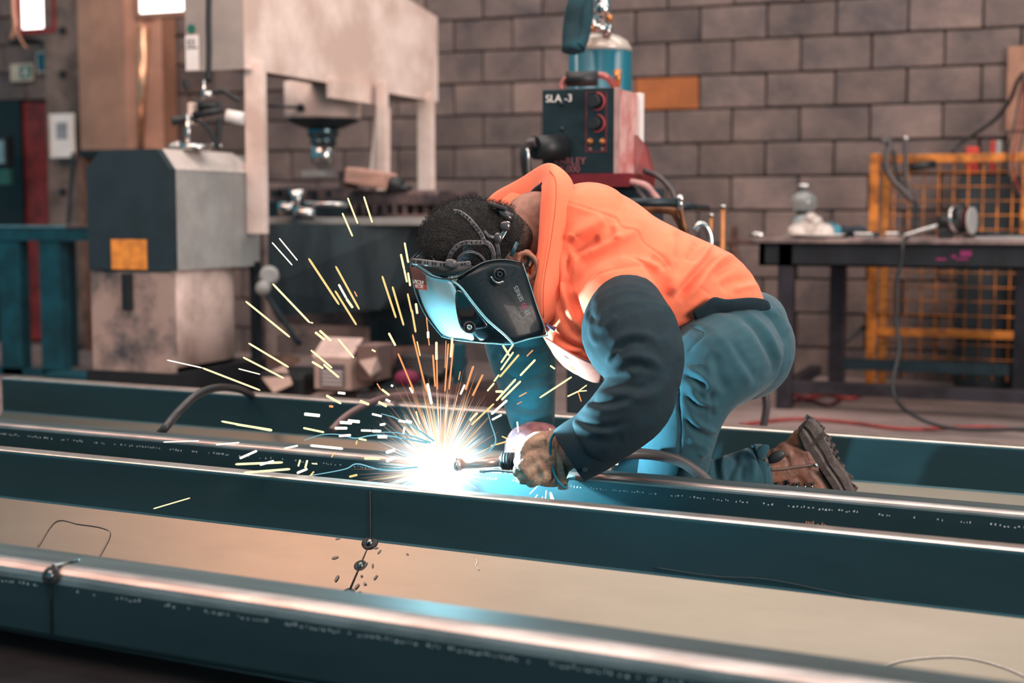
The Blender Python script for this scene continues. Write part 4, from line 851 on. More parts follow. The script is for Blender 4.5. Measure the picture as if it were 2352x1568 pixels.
# shirt
g = MB()
loft(g, [(1712, 726, 3.50, 50, .13), (1648, 690, 3.48, 104, .165), (1548, 660, 3.45, 128, .175), (1450, 648, 3.43, 172, .185), (1370, 632, 3.41, 194, .19), (1322, 612, 3.40, 176, .165), (1284, 592, 3.39, 140, .13)], n=36); pball(g, 1352, 530, 3.40, 112, .13)
pball(g, 1418, 682, 3.24, 92, .085); loft(g, [(1300, 580, 3.42, 120, .1), (1230, 535, 3.50, 96, .08), (1180, 520, 3.55, 84, .07)])
loft(g, [(1310, 700, 3.36, 90, .12), (1335, 790, 3.33, 70, .11), (1378, 845, 3.33, 42, .09)]); pball(g, 1275, 745, 3.33, 38, .08)
sf_ = [
 (Cc([(-600, 300), (-350, 330), (0, 440), (110, 480), (170, 500), (240, 600), (400, 640), (470, 740), (560, 820), (690, 920), (760, 1040), (785, 1130)]), -.004, 2.5),
 (Cc([(-600, 310), (-350, 345), (-100, 420), (110, 460), (190, 500), (250, 590), (410, 625), (480, 730)]), .003, 9),
 (Cc([(40, 500), (-60, 560), (-260, 680), (-340, 780)]), .012, 16), (Cc([(150, 560), (190, 660), (180, 760)]), .006, 9),
 (Cc([(0, 720), (-160, 800), (-330, 900)]), -.008, 14), (Cc([(400, 640), (200, 740), (0, 830), (-200, 930)]), .007, 10),
 (Cc([(780, 560), (820, 700), (800, 900), (780, 1100), (760, 1300)]), .008, 16), (Cc([(850, 640), (880, 800), (850, 1000)]), -.006, 16),
 (Cc([(1250, 750), (1150, 900), (1000, 1080), (850, 1250), (780, 1380)]), .013, 14), (Cc([(1130, 740), (1090, 860), (980, 1000)]), -.010, 16), (Cc([(1330, 800), (1200, 990), (1000, 1210), (840, 1400)]), -.009, 12),
 (Cc([(1680, 960), (1500, 930), (1350, 980), (1200, 1090), (1080, 1250), (900, 1420)]), .011, 13), (Cc([(1720, 1030), (1560, 960), (1380, 1040), (1230, 1150)]), -.009, 12),
 (Cc([(1780, 1200), (1600, 1190), (1450, 1220), (1350, 1290)]), -.007, 12), (Cc([(1850, 1280), (1760, 1240), (1600, 1260), (1480, 1300)]), .006, 9),
 (Cc([(1080, 1265), (1150, 1300), (1240, 1350)]), -.003, 2.5), (Cc([(1080, 1265), (1000, 1320), (900, 1420)]), -.003, 2.5),
 (Cc([(100, 980), (350, 980), (550, 1010), (700, 1090)]), .008, 11), (Cc([(560, 940), (660, 980), (730, 1080)]), -.006, 10),
 (A([(560, 600), (580, 720), (600, 860), (640, 1000)]), -.008, 8), (A([(620, 620), (590, 740), (620, 880)]), .006, 7), (A([(540, 700), (540, 830), (580, 960), (650, 1080)]), .008, 8),
 (A([(500, 720), (510, 860), (560, 1010), (640, 1110)]), -.007, 7), (A([(470, 620), (455, 800), (450, 950)]), -.008, 7), (A([(430, 1030), (520, 1110), (640, 1170), (730, 1185)]), -.010, 7), (A([(460, 1080), (560, 1160), (690, 1180)]), .008, 6),
 (A([(620, 640), (700, 560), (820, 470)]), .006, 14), (A([(640, 700), (760, 640), (880, 620)]), -.004, 16),
 (A([(700, 1270), (620, 1250), (560, 1200)]), .005, 8), (A([(690, 760), (800, 715), (960, 690), (1060, 700)]), -.003, 2.5)]
sf_ = [(p, a*(1.5 if abs(a) > .0045 else 1), w) for p, a, w in sf_]
shirt = fuse(g, .0042, 'shirt', ORANGE, per, folds=sf_, smooth=8, wr=.0016)
# collar: far stand, near flap
def sheet(name, rows, ma, par, thick=.003, sub=2, label=None):
    g = MB(); g.grid([[P(*p) for p in r] for r in rows]); return g.build(name, ma, par, thick=thick, sub=sub, label=label, fixn=True)
col = sheet('collar', [
 [(1108, 475, 3.60), (1132, 442, 3.60), (1170, 425, 3.56), (1205, 405, 3.52), (1240, 380, 3.45), (1266, 371, 3.38), (1294, 390, 3.35), (1320, 418, 3.35), (1320, 470, 3.32), (1304, 560, 3.29), (1290, 640, 3.27), (1284, 720, 3.26)],
 [(1130, 485, 3.58), (1150, 462, 3.56), (1180, 440, 3.52), (1212, 416, 3.49), (1242, 392, 3.43), (1264, 382, 3.35), (1280, 408, 3.31), (1286, 450, 3.29), (1276, 510, 3.265), (1260, 590, 3.245), (1250, 670, 3.235), (1256, 745, 3.235)],
 [(1160, 495, 3.56), (1172, 482, 3.54), (1192, 462, 3.50), (1218, 434, 3.47), (1244, 408, 3.42), (1258, 402, 3.35), (1258, 430, 3.30), (1252, 475, 3.285), (1246, 540, 3.26), (1236, 620, 3.24), (1228, 690, 3.235), (1244, 760, 3.23)],
 [(1180, 500, 3.54), (1188, 492, 3.52), (1200, 476, 3.49), (1222, 448, 3.46), (1240, 430, 3.42), (1246, 428, 3.36), (1243, 452, 3.33), (1240, 500, 3.315), (1238, 560, 3.29), (1228, 640, 3.265), (1222, 700, 3.26), (1240, 765, 3.25)]], ORANGE, per)
MB().tube([P(1190, 492, 3.5), P(1208, 466, 3.46), P(1230, 440, 3.42), P(1248, 426, 3.38)], .009).build('inner_collar', BLACK, per)
g = MB().tube([P(1254, 742, 3.17), P(1266, 752, 3.16), P(1274, 757, 3.16)], (.002, .008), n=4); g.build('collar_tip', mat('purple', (60, 20, 60), .6), per)
ST = mat('orange_stitching', (214, 92, 66), .9)
MB().tube([P(1262, 392, 3.345), P(1276, 414, 3.30), P(1276, 470, 3.272), P(1264, 560, 3.247), P(1249, 650, 3.232), P(1248, 730, 3.226)], .0012, n=5).build('stitching', ST, col)
# shirt-front pocket flap lit by the arc
sheet('shirt_front', [[(1248, 770, 3.24), (1290, 800, 3.19), (1340, 825, 3.17), (1385, 838, 3.18)], [(1254, 782, 3.25), (1300, 826, 3.2), (1345, 850, 3.18), (1388, 858, 3.19)], [(1268, 800, 3.27), (1310, 850, 3.23), (1345, 872, 3.21), (1382, 884, 3.22)]], mat('peach_cotton', (190, 96, 80), .85, var=.1, scale=20), per)
# near sleeve
g = MB()
loft(g, [(1440, 706, 3.20, 88, .085), (1446, 760, 3.13, 112, .098), (1474, 828, 3.09, 102, .092), (1482, 880, 3.07, 84, .085)], n=28)
loft(g, [(1488, 862, 3.07, 74, .08), (1462, 920, 3.06, 88, .078), (1412, 972, 3.06, 82, .07), (1368, 1008, 3.075, 72, .06)], n=28)
nf = [
 (A([(1060, 730), (1060, 790), (1120, 830), (1160, 920)]), -.008, 9), (A([(1000, 720), (1050, 780), (1110, 840), (1150, 920), (1200, 960)]), .007, 10), (A([(820, 800), (950, 800), (1040, 810)]), .006, 14),
 (A([(700, 880), (690, 950), (720, 1020)]), -.008, 8), (A([(790, 930), (760, 1040), (830, 1000), (850, 970)]), .009, 9), (A([(740, 1000), (700, 1080), (740, 1150)]), .008, 10), (A([(650, 1000), (680, 1100), (740, 1180)]), -.007, 9),
 (A([(810, 1160), (870, 1105), (960, 1080), (1050, 1100), (1110, 1180)]), .009, 10), (A([(830, 1190), (920, 1130), (1020, 1130)]), -.010, 8), (A([(820, 1270), (930, 1210), (1060, 1230), (1120, 1300)]), .010, 10), (A([(850, 1300), (960, 1260), (1060, 1290)]), -.010, 9),
 (A([(790, 1250), (830, 1190), (880, 1180)]), .009, 6), (A([(760, 1330), (850, 1290), (990, 1320)]), .008, 10), (A([(740, 1400), (880, 1380), (1010, 1390), (1080, 1330)]), -.009, 10), (A([(700, 1440), (850, 1430), (1020, 1450), (1120, 1380)]), .008, 11),
 (A([(1100, 1080), (1180, 1160), (1230, 1240)]), .006, 14),
 (Bc([(1180, 460), (1280, 500), (1420, 490), (1560, 430)]), -.010, 10), (Bc([(1140, 500), (1240, 540), (1400, 540), (1560, 480)]), .008, 10), (Bc([(1090, 540), (1080, 590), (1150, 650), (1320, 690), (1500, 640)]), -.011, 9),
 (Bc([(1060, 580), (1100, 650), (1220, 720), (1400, 730)]), .009, 9), (Bc([(1010, 650), (1010, 700), (1080, 790), (1130, 830)]), -.012, 6), (Bc([(985, 670), (985, 730), (1050, 830)]), .009, 7), (Bc([(1200, 760), (1350, 790), (1480, 760)]), -.006, 14), (Bc([(1100, 880), (1250, 900), (1400, 860)]), .005, 14),
 (Bc([(1060, 760), (1030, 830), (1080, 930), (1180, 980)]), -.003, 3)]
nf = [(p, a*.52, w*1.05) for p, a, w in nf]
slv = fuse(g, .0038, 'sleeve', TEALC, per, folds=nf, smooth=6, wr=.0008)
# open cuff
def ringpts(c0, c1, rd, d, n=20):
    a = P(*c0, d); b = P(*c1, d); c = (a+b)/2; u = (a-b)/2; ax = u.cross(FWD).normalized()
    return [c+u*math.cos(2*math.pi*i/n)+FWD*rd*math.sin(2*math.pi*i/n) for i in range(n)]
g = MB(); g.rings([ringpts((1350, 940), (1432, 1052), .062, 3.07), ringpts((1322, 955), (1404, 1072), .060, 3.08), ringpts((1294, 972), (1374, 1088), .058, 3.09), ringpts((1276, 986), (1348, 1100), .054, 3.10), ringpts((1272, 992), (1344, 1104), .052, 3.103)], caps=False)
g.build('cuff', TEALC, slv, thick=.004, sub=2)
hl = MB(); hl.lathe(P(1343, 1078, 3.045), [(.0052, 0), (.0068, .0012), (.0052, .0024)], ax=(CAMP-P(1343, 1078, 3.04))); hl.build('snap_button', DARK, slv)
# far sleeve
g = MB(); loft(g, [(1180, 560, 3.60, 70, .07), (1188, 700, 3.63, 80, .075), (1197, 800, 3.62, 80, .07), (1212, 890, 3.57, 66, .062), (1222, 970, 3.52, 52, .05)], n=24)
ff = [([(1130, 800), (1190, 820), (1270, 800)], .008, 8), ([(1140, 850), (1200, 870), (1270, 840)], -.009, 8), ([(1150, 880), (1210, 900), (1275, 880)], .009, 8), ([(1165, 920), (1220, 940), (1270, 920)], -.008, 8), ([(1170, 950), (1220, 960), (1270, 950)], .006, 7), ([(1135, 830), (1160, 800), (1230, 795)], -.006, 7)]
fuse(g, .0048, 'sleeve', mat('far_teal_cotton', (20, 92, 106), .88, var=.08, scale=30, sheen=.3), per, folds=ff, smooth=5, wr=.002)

# trousers
g = MB()
loft(g, [(1672, 745, 3.49, 66, .15), (1694, 770, 3.48, 102, .165), (1704, 798, 3.46, 121, .16)], n=30); pball(g, 1702, 797, 3.44, 124, .14); pball(g, 1728, 752, 3.46, 84, .12)
loft(g, [(1690, 800, 3.38, 112, .12), (1640, 838, 3.30, 116, .115), (1592, 910, 3.27, 92, .095), (1562, 1000, 3.27, 82, .085), (1540, 1100, 3.30, 80, .08), (1528, 1190, 3.33, 70, .075)], n=28)
loft(g, [(1690, 770, 3.42, 90, .1), (1610, 800, 3.36, 95, .09), (1570, 870, 3.33, 90, .08)])
loft(g, [(1680, 800, 3.55, 105, .1), (1570, 900, 3.56, 92, .09), (1500, 1030, 3.56, 80, .08), (1462, 1180, 3.56, 70, .075), (1560, 1200, 3.62, 58, .055)])
loft(g, [(1530, 1180, 3.34, 72, .07), (1600, 1135, 3.37, 66, .062), (1680, 1104, 3.40, 62, .06), (1738, 1086, 3.42, 62, .058)])
tf = [
 (A([(1560, 960), (1650, 1030), (1720, 1140), (1770, 1260), (1740, 1340)]), -.012, 9), (A([(1590, 940), (1700, 1040), (1770, 1160), (1800, 1270)]), .008, 9), (A([(1690, 930), (1780, 1030), (1840, 1150)]), -.008, 10), (A([(1740, 900), (1830, 1000), (1870, 1060)]), .006, 10),
 (A([(1380, 1080), (1480, 1130), (1580, 1280), (1640, 1400)]), .006, 12), (A([(1420, 1180), (1440, 1300), (1500, 1420)]), -.006, 12), (A([(1500, 1100), (1600, 1250), (1680, 1370)]), -.006, 12), (A([(1390, 1230), (1400, 1350), (1450, 1440)]), .006, 10),
 (A([(1250, 960), (1400, 935), (1560, 960)]), -.004, 5), (A([(1240, 1020), (1330, 1060), (1350, 1090), (1290, 1150), (1262, 1190)]), -.003, 3), (A([(1230, 1280), (1320, 1310), (1380, 1370), (1385, 1430)]), .010, 9), (A([(1240, 1310), (1310, 1350), (1350, 1420)]), -.009, 8),
 (A([(1240, 1380), (1330, 1400), (1400, 1480), (1400, 1560)]), .009, 9), (A([(1390, 1410), (1400, 1500), (1410, 1568)]), -.010, 7), (A([(1210, 1360), (1215, 1460), (1220, 1568)]), -.004, 3),
 (Dc([(680, 0), (670, 150), (695, 350), (690, 520), (680, 640)]), -.005, 3), (Dc([(760, 60), (870, 170), (980, 200)]), .009, 8), (Dc([(740, 100), (840, 200), (960, 230)]), -.009, 7), (Dc([(740, 250), (850, 360), (960, 420), (1000, 420)]), .009, 9), (Dc([(730, 300), (820, 410), (960, 470)]), -.008, 8),
 (Dc([(760, 480), (880, 540), (980, 500)]), .007, 10), (Dc([(850, 640), (900, 600), (930, 560)]), .008, 8),
 (Dc([(960, 620), (950, 720), (930, 830)]), .009, 7), (Dc([(1010, 630), (1000, 740), (1020, 860)]), -.009, 7), (Dc([(1080, 620), (1060, 740), (1080, 880)]), .009, 7), (Dc([(1130, 600), (1180, 680), (1130, 800), (1120, 880)]), -.010, 8), (Dc([(1200, 600), (1280, 620), (1330, 700), (1320, 860)]), .009, 8), (Dc([(1240, 700), (1230, 860)]), -.008, 7)]
tf = [(p, a*.8, w*1.05) for p, a, w in tf]
tro = fuse(g, .0042, 'trousers', TROU, per, folds=tf, smooth=7, wr=.0016)
# shirt tail flap and waist edge; the dark tone paints the shadow between them
sheet('waistband_shade', [[(1588, 716, 3.27), (1618, 700, 3.27), (1640, 676, 3.27), (1662, 690, 3.28), (1700, 684, 3.29), (1730, 682, 3.31), (1764, 688, 3.34)], [(1596, 728, 3.28), (1622, 720, 3.275), (1642, 702, 3.272), (1664, 706, 3.28), (1702, 700, 3.29), (1734, 698, 3.31), (1768, 700, 3.345)], [(1600, 745, 3.31), (1630, 738, 3.30), (1650, 722, 3.30), (1672, 720, 3.30), (1706, 716, 3.31), (1738, 712, 3.33), (1772, 712, 3.36)]], TEALC, tro)
g = MB(); g.rings([ringpts((1730, 1022), (1742, 1150), .058, 3.42), ringpts((1746, 1020), (1750, 1152), .060, 3.42), ringpts((1752, 1022), (1754, 1150), .057, 3.42)], caps=False); g.build('trouser_cuff', TROU, tro, thick=.004, sub=2)
sheet('cuff_tab', [[(1738, 1032, 3.36), (1752, 1018, 3.355), (1768, 1022, 3.36)], [(1738, 1044, 3.355), (1752, 1044, 3.35), (1766, 1032, 3.355)], [(1742, 1052, 3.36), (1750, 1056, 3.36), (1756, 1050, 3.36)]], TROU, tro)

# boot
LEA = mat('brown_leather', (140, 88, 66), .55, var=.25, scale=14, bump=.3, bscale=60, col2=(88, 58, 50), mix=(.35, .65)); SOLE = mat('boot_sole', (78, 64, 60), .6, var=.2, scale=30, bump=.3)
bo = thing('work_boot', 'scuffed brown leather work boot, toe down with ridged sole facing right', 'boot', P(1900, 1250, 3.43)); bo.location.z = ZB
g = MB(); loft(g, [(1758, 1086, 3.43, 54, .05), (1800, 1082, 3.43, 56, .05), (1838, 1070, 3.43, 58, .046)])
loft(g, [(1848, 1000, 3.43, 26, .036), (1842, 1030, 3.43, 44, .040), (1848, 1075, 3.43, 62, .044), (1872, 1130, 3.43, 60, .046), (1912, 1190, 3.43, 48, .05), (1950, 1232, 3.43, 32, .046)]); pball(g, 1805, 1040, 3.43, 26, .04)
bf = [(Dc([(1620, 530), (1760, 570), (1880, 590), (1920, 640)]), -.004, 3), (Dc([(1600, 620), (1640, 700), (1620, 720)]), -.004, 4), (Dc([(1480, 600), (1540, 600), (1600, 660)]), .006, 8), (Dc([(1940, 830), (2020, 780)]), -.003, 3), (Dc([(1840, 760), (1940, 860), (1980, 960)]), -.003, 4), (Dc([(1700, 800), (1780, 900)]), -.004, 8)]
fuse(g, .0035, 'upper', LEA, bo, folds=bf, smooth=4, wr=.0008)
inn = [(1832, 988), (1846, 1006), (1856, 1030), (1874, 1052), (1896, 1084), (1924, 1128), (1946, 1170), (1966, 1215), (1974, 1252)]
out_ = [(1850, 962), (1862, 960), (1880, 972), (1898, 1000), (1912, 1026), (1920, 1052), (1944, 1082), (1962, 1122), (1984, 1178), (1998, 1230), (2000, 1262)]
q = [P(x, y, 3.372) for x, y in out_]+[P(x, y, 3.372) for x, y in reversed(inn)]
tris = MB(); n_ = 24
ri = smooth_pts([Vector((x, y, 0)) for x, y in inn], 6); ro = smooth_pts([Vector((x, y, 0)) for x, y in out_], 5)
pick = lambda L, t: L[min(len(L)-1, int(t*(len(L)-1)+.5))]
R_ = []
for i in range(n_+1):
    t = i/n_; a = pick(ri, t); b = pick(ro, t); wv = .048+.006*math.sin(t*3.1)-.012*(.25 < t < .5)
    e_ = 1-(1-min(1, t*9))**2*.55; mx_, my_ = (a.x+b.x)/2, (a.y+b.y)/2; a = Vector((mx_+(a.x-7-mx_)*e_, my_+(a.y-my_)*e_)); b = Vector((mx_+(b.x-mx_)*e_, my_+(b.y-my_)*e_)); wv *= e_
    lp = lambda f: (a.x+(b.x-a.x)*f, a.y+(b.y-a.y)*f)
    R_.append([P(*lp(0), 3.43-wv*.94), P(*lp(.3), 3.43-wv*.98), P(*lp(.42), 3.43-wv*.93), P(*lp(.55), 3.43-wv), P(*lp(.85), 3.43-wv*.97), P(*lp(1), 3.43-wv*.86), P(*lp(1), 3.43+wv*.86), P(*lp(.8), 3.43+wv), P(*lp(0), 3.43+wv*.94)])
so = MB().rings(R_, smooth=False).build('sole', SOLE, bo)
for i in range(1, 15):
    t = (i+.5)/15.5; b = pick(ro, t); c_ = pick(ri, t); dx, dy = (b.x-c_.x), (b.y-c_.y); L_ = math.hypot(dx, dy); dx /= L_; dy /= L_
    MB().box(*[Vector(v) for v in ((-.010, -.040, -.0045), (.0028, .040, .0045))], M=Matrix.Translation(P(b.x+dx*.5, b.y+dy*.5, 3.43)) @ Matrix((RIGHT*dx+Vector((0, 0, -dy)), FWD, (RIGHT*dy+Vector((0, 0, dx))))).transposed().to_4x4(), bev=.002).build('lug', SOLE, so)
MB().tube([P(*p, 3.378) for p in Dc([(1475, 755), (1600, 745), (1700, 730), (1880, 708)])], .0035).build('zip', mat('zip', (120, 96, 86), .5, .4), bo)
MB().ball(P(*Dc([(1873, 715)])[0], 3.374), .006).build('zip_pull', CHROME, bo)
MB().ball(P(*Dc([(1530, 640)])[0], 3.385), .024, .008, .013, M=Matrix.Rotation(-.5, 3, FWD)@Matrix((RIGHT, FWD, Vector((0, 0, 1)))).transposed()).build('ankle_pad', BLACK, bo)
MB().ball(P(*Dc([(1425, 695)])[0], 3.375), .011, .006, .017, M=Matrix((RIGHT, FWD, Vector((0, 0, 1)))).transposed()).build('heel_tab', BLACK, bo)
for x in (1460, 1530, 1620, 1705, 1775, 1835):
    l_ = MB().tube([P(*Dc([(x, 930)])[0], 3.385), P(*Dc([(x+6, 880 if x != 1620 else 850)])[0], 3.375), P(*Dc([(x+20, 870)])[0], 3.380)], .003).build('lace', BLACK, bo)
    MB().ball(P(*Dc([(x+2, 898)])[0], 3.377), .004).build('lace_hook', CHROME, l_)

# gloves
GLV = mat('glove_leather', (176, 138, 114), .7, var=.2, scale=26, bump=.4, bscale=120, col2=(126, 96, 82), mix=(.35, .62))
gl = thing('leather_glove', 'tan leather work glove gripping the welding torch', 'glove', P(1240, 1120, 3.14))
g = MB(); loft(g, [(1280, 1054, 3.15, 68, .043), (1252, 1054, 3.135, 66, .043), (1226, 1056, 3.132, 58, .040), (1210, 1060, 3.14, 46, .034)], n=24)
F_ = lambda pts, r: g.tube([P(*p) for p in pts], r, n=10)
F_([(1250, 1012, 3.11), (1220, 1018, 3.10), (1200, 1040, 3.10), (1192, 1062, 3.125), (1198, 1074, 3.16)], (.0155, .0115))
F_([(1240, 1040, 3.10), (1212, 1052, 3.092), (1194, 1074, 3.10), (1190, 1088, 3.13), (1200, 1090, 3.16)], (.0155, .0115))
F_([(1245, 1066, 3.10), (1218, 1080, 3.095), (1202, 1094, 3.105), (1200, 1100, 3.135), (1210, 1096, 3.16)], (.0155, .0115))
F_([(1262, 1088, 3.10), (1240, 1100, 3.10), (1222, 1108, 3.11), (1218, 1108, 3.14)], (.0145, .0105))
F_([(1262, 1010, 3.15), (1236, 1004, 3.17), (1212, 1016, 3.185), (1196, 1036, 3.19)], (.018, .012))
gf = [(Ec([(340, 850), (480, 700), (600, 640), (680, 610)]), -.005, 4), (Ec([(690, 570), (700, 530), (750, 515), (800, 545)]), -.004, 3), (Ec([(680, 600), (680, 720), (740, 860), (860, 1120), (940, 1290)]), -.004, 4), (Ec([(360, 800), (480, 690), (660, 600)]), .003, 6), (Ec([(380, 900), (470, 1000), (540, 1130)]), .005, 7), (Ec([(640, 880), (650, 1000), (720, 1130)]), -.006, 7), (Ec([(620, 820), (700, 900), (760, 1040)]), .005, 7), (Ec([(300, 880), (340, 980), (390, 1060)]), -.004, 3), (Ec([(720, 560), (760, 700), (830, 820)]), .004, 8)]
gf = [(p, a*.55, w) for p, a, w in gf]
glm = fuse(g, .0026, 'palm', GLV, gl, folds=gf, smooth=9, wr=.0009)
g = MB(); g.rings([ringpts((1262, 986), (1282, 1122), .044, 3.145, 24), ringpts((1272, 984), (1298, 1124), .048, 3.145, 24), ringpts((1278, 990), (1306, 1120), .047, 3.145, 24)], caps=False); g.build('cuff', GLV, gl, thick=.004, sub=1)
pts = [P(*p, 3.097) for p in Ec([(960, 350), (890, 430), (855, 560), (860, 760), (880, 900), (960, 1110), (1080, 1240)])]+[P(*p, dd) for p, dd in zip(Ec([(1110, 1190), (1140, 1110), (1240, 1090), (1360, 1045)]), (3.12, 3.16, 3.18, 3.19))]
MB().tube(pts, .0032).build('binding', mat('turquoise_tape', (16, 110, 130), .7), gl)
gr = thing('leather_glove', 'pinkish leather glove of the far hand behind the torch', 'glove', P(1220, 1040, 3.4))
g = MB(); loft(g, [(1258, 1005, 3.42, 34, .04), (1232, 1006, 3.40, 38, .04), (1205, 1012, 3.38, 32, .034)])
F_([(1215, 990, 3.36), (1190, 992, 3.35), (1174, 1010, 3.35), (1168, 1034, 3.36), (1170, 1046, 3.38)], (.015, .011)); F_([(1225, 1000, 3.345), (1200, 1008, 3.33), (1186, 1024, 3.335), (1182, 1042, 3.35)], (.015, .011)); F_([(1240, 1012, 3.34), (1216, 1022, 3.33), (1204, 1036, 3.34), (1204, 1048, 3.36)], (.015, .011)); F_([(1250, 1022, 3.35), (1230, 1034, 3.345), (1222, 1046, 3.36)], (.014, .010)); F_([(1245, 985, 3.40), (1220, 980, 3.42), (1196, 990, 3.43), (1180, 1008, 3.43)], (.016, .011))
fuse(g, .003, 'palm', mat('pink_leather', (196, 134, 136), .7, var=.2, scale=40, bump=.3, col2=(140, 96, 102)), gr, smooth=4, wr=.0012)

# welding torch
to = thing('welding_torch', 'welding torch with copper-bright nozzle and black ribbed grip', 'torch', P(1120, 1080, 3.16))
t0 = P(1044, 1067, 3.17); t1 = P(1060, 1066, 3.168); t2 = P(1148, 1060, 3.155); t3 = P(1203, 1058, 3.148); t4 = P(1330, 1062, 3.14)
MB().cyl(t0, t1, .0135, .0142).cyl(t1, t2, .0112).build('nozzle', mat('nozzle_copper', (236, 200, 186), .3, .5, var=.1), to); MB().cyl(t0+(t1-t0)*.2, t0+(t1-t0)*.5, .0152).build('nozzle_ring', CHROME, to)
MB().cyl(t2, t2+(t3-t2)*.1, .0135).build('collar', CHROME, to); MB().cyl(t2+(t3-t2)*.08, t3, .0185, n=24).cyl(t3, t4, .016, .013).build('grip', BLACK, to)
g = MB(); u = (t3-t2).normalized(); a_ = u.orthogonal().normalized(); b_ = u.cross(a_)
for k in range(7):
    c_ = t2+(t3-t2)*(.14+.12*k); g.rings([g.ring(c_-u*.002, a_*.020, b_*.020, 24), g.ring(c_+u*.002, a_*.020, b_*.020, 24)])
g.build('grip_rib', mat('grip_grey', (44, 46, 50), .5), to, kind='stuff')
MB().tube([P(1102, 1082, 3.15), P(1140, 1080, 3.14), P(1182, 1084, 3.13)], .0035).build('trigger_lever', CHROME, to)
MB().tube([t4, P(1380, 1052, 3.16), P(1440, 1042, 3.19), P(1500, 1044, 3.2), P(1560, 1058, 3.19), P(1604, 1086, 3.17), P(1634, 1116, 3.16), P(1652, 1150, 3.17), P(1668, 1200, 3.2)], .0125, n=14).build('torch_cable', mat('cable_grey', (86, 78, 78), .4), to)
# ------------------------------------------------------------------ welding mask
def visor_mat(name, tint, fac, base, rough=.14):
    ma = bpy.data.materials.new(name); ma.use_nodes = True; nt = ma.node_tree; N = nt.nodes; L = nt.links
    b = N['Principled BSDF']; b.inputs['Base Color'].default_value = (*lin(base), 1); b.inputs['Roughness'].default_value = rough; b.inputs['Coat Weight'].default_value = 1 if rough < .2 else .25; b.inputs['Coat Roughness'].default_value = .05
    no = N.new('ShaderNodeTexNoise'); no.inputs['Scale'].default_value = 22; no.inputs['Detail'].default_value = 5; mr = N.new('ShaderNodeMapRange'); mr.inputs['To Min'].default_value = rough*.6; mr.inputs['To Max'].default_value = rough*2
    L.new(no.outputs['Fac'], mr.inputs[0]); L.new(mr.outputs[0], b.inputs['Roughness'])
    t = N.new('ShaderNodeBsdfTransparent'); t.inputs[0].default_value = (*lin(tint), 1); tl = N.new('ShaderNodeBsdfTranslucent'); tl.inputs[0].default_value = (*lin(base), 1)
    m1 = N.new('ShaderNodeMixShader'); m1.inputs[0].default_value = .45; L.new(b.outputs[0], m1.inputs[1]); L.new(tl.outputs[0], m1.inputs[2])
    m2 = N.new('ShaderNodeMixShader'); m2.inputs[0].default_value = fac; L.new(m1.outputs[0], m2.inputs[1]); L.new(t.outputs[0], m2.inputs[2]); L.new(m2.outputs[0], N['Material Output'].inputs[0]); return ma
VIS = visor_mat('visor_arc_lit', (150, 190, 200), .2, (190, 225, 232)); VISD = visor_mat('visor_dark', (60, 74, 80), .3, (28, 44, 52), .3)  # pale base paints part of the arc's glow into the front window
wmk = thing('welding_mask', 'dark glossy welding face shield with black slotted head harness, glowing cyan below', 'face shield', P(1100, 780, 3.27))
front = [
 [(1010, 570, 3.58), (1004, 650, 3.55), (1010, 720, 3.50), (1040, 768, 3.44)],
 [(965, 580, 3.50), (968, 660, 3.47), (990, 725, 3.42), (1030, 776, 3.37)],
 [(942, 600, 3.38), (952, 665, 3.35), (976, 722, 3.32), (1014, 772, 3.29)],
 [(962, 616, 3.30), (975, 680, 3.27), (998, 738, 3.25), (1036, 778, 3.23)],
 [(996, 636, 3.22), (1010, 690, 3.20), (1030, 745, 3.19), (1060, 782, 3.19)],
 [(1042, 640, 3.17), (1052, 690, 3.155), (1072, 745, 3.15), (1100, 786, 3.16)]]
side = [front[-1],
 [(1076, 622, 3.165), (1088, 680, 3.145), (1108, 740, 3.14), (1132, 788, 3.15)],
 [(1112, 602, 3.18), (1128, 670, 3.155), (1148, 735, 3.145), (1172, 790, 3.15)],
 [(1156, 596, 3.20), (1172, 662, 3.175), (1192, 725, 3.16), (1216, 778, 3.165)],
 [(1200, 603, 3.22), (1216, 650, 3.20), (1236, 712, 3.185), (1258, 770, 3.19)]]
sheet('front_window', front, VIS, wmk, thick=.002); sd = sheet('side_shield', side, VISD, wmk, thick=.002)
def curve_on(rows_src, pts, r, nm, mm, par, d=3.14, n=6, off=0): MB().tube([P(x, y, dd) for x, y, dd in pts], r, n=n).build(nm, mm, par)
VIN = mat('light_block_black', (20, 26, 30), .5)
sheet('arc_light_block', [[(1016, 772, 3.30), (1060, 781, 3.20), (1100, 785, 3.165), (1172, 789, 3.155), (1216, 777, 3.17), (1256, 769, 3.195)], [(1024, 770, 3.37), (1070, 776, 3.33), (1110, 778, 3.31), (1170, 780, 3.30), (1216, 772, 3.31), (1254, 764, 3.31)], [(1040, 766, 3.44), (1080, 770, 3.46), (1120, 772, 3.47), (1172, 774, 3.47), (1216, 768, 3.46), (1250, 760, 3.44)]], VIN, wmk, thick=.002)  # added sheet under the mask, keeps arc light off the face
sheet('side_shield', [front[0], [(1090, 592, 3.60), (1094, 650, 3.57), (1104, 715, 3.52), (1120, 770, 3.47)], [(1180, 604, 3.58), (1190, 650, 3.55), (1210, 712, 3.50), (1240, 760, 3.45)]], VISD, wmk, thick=.002)
EDGE = mat('shield_edge', (120, 170, 180), .2, .1)
MB().tube([P(*r[0]) for r in front+side[1:]], .0022, n=6).build('upper_rim', mat('rimdark', (24, 30, 34), .3), wmk)
MB().tube([P(*r[-1]) for r in front+side[1:]], .0017, n=6).tube([P(*p) for p in side[-1]], .0012, n=6).tube([P(*p) for p in front[2]], .0012, n=6).build('lower_rim', EDGE, wmk)
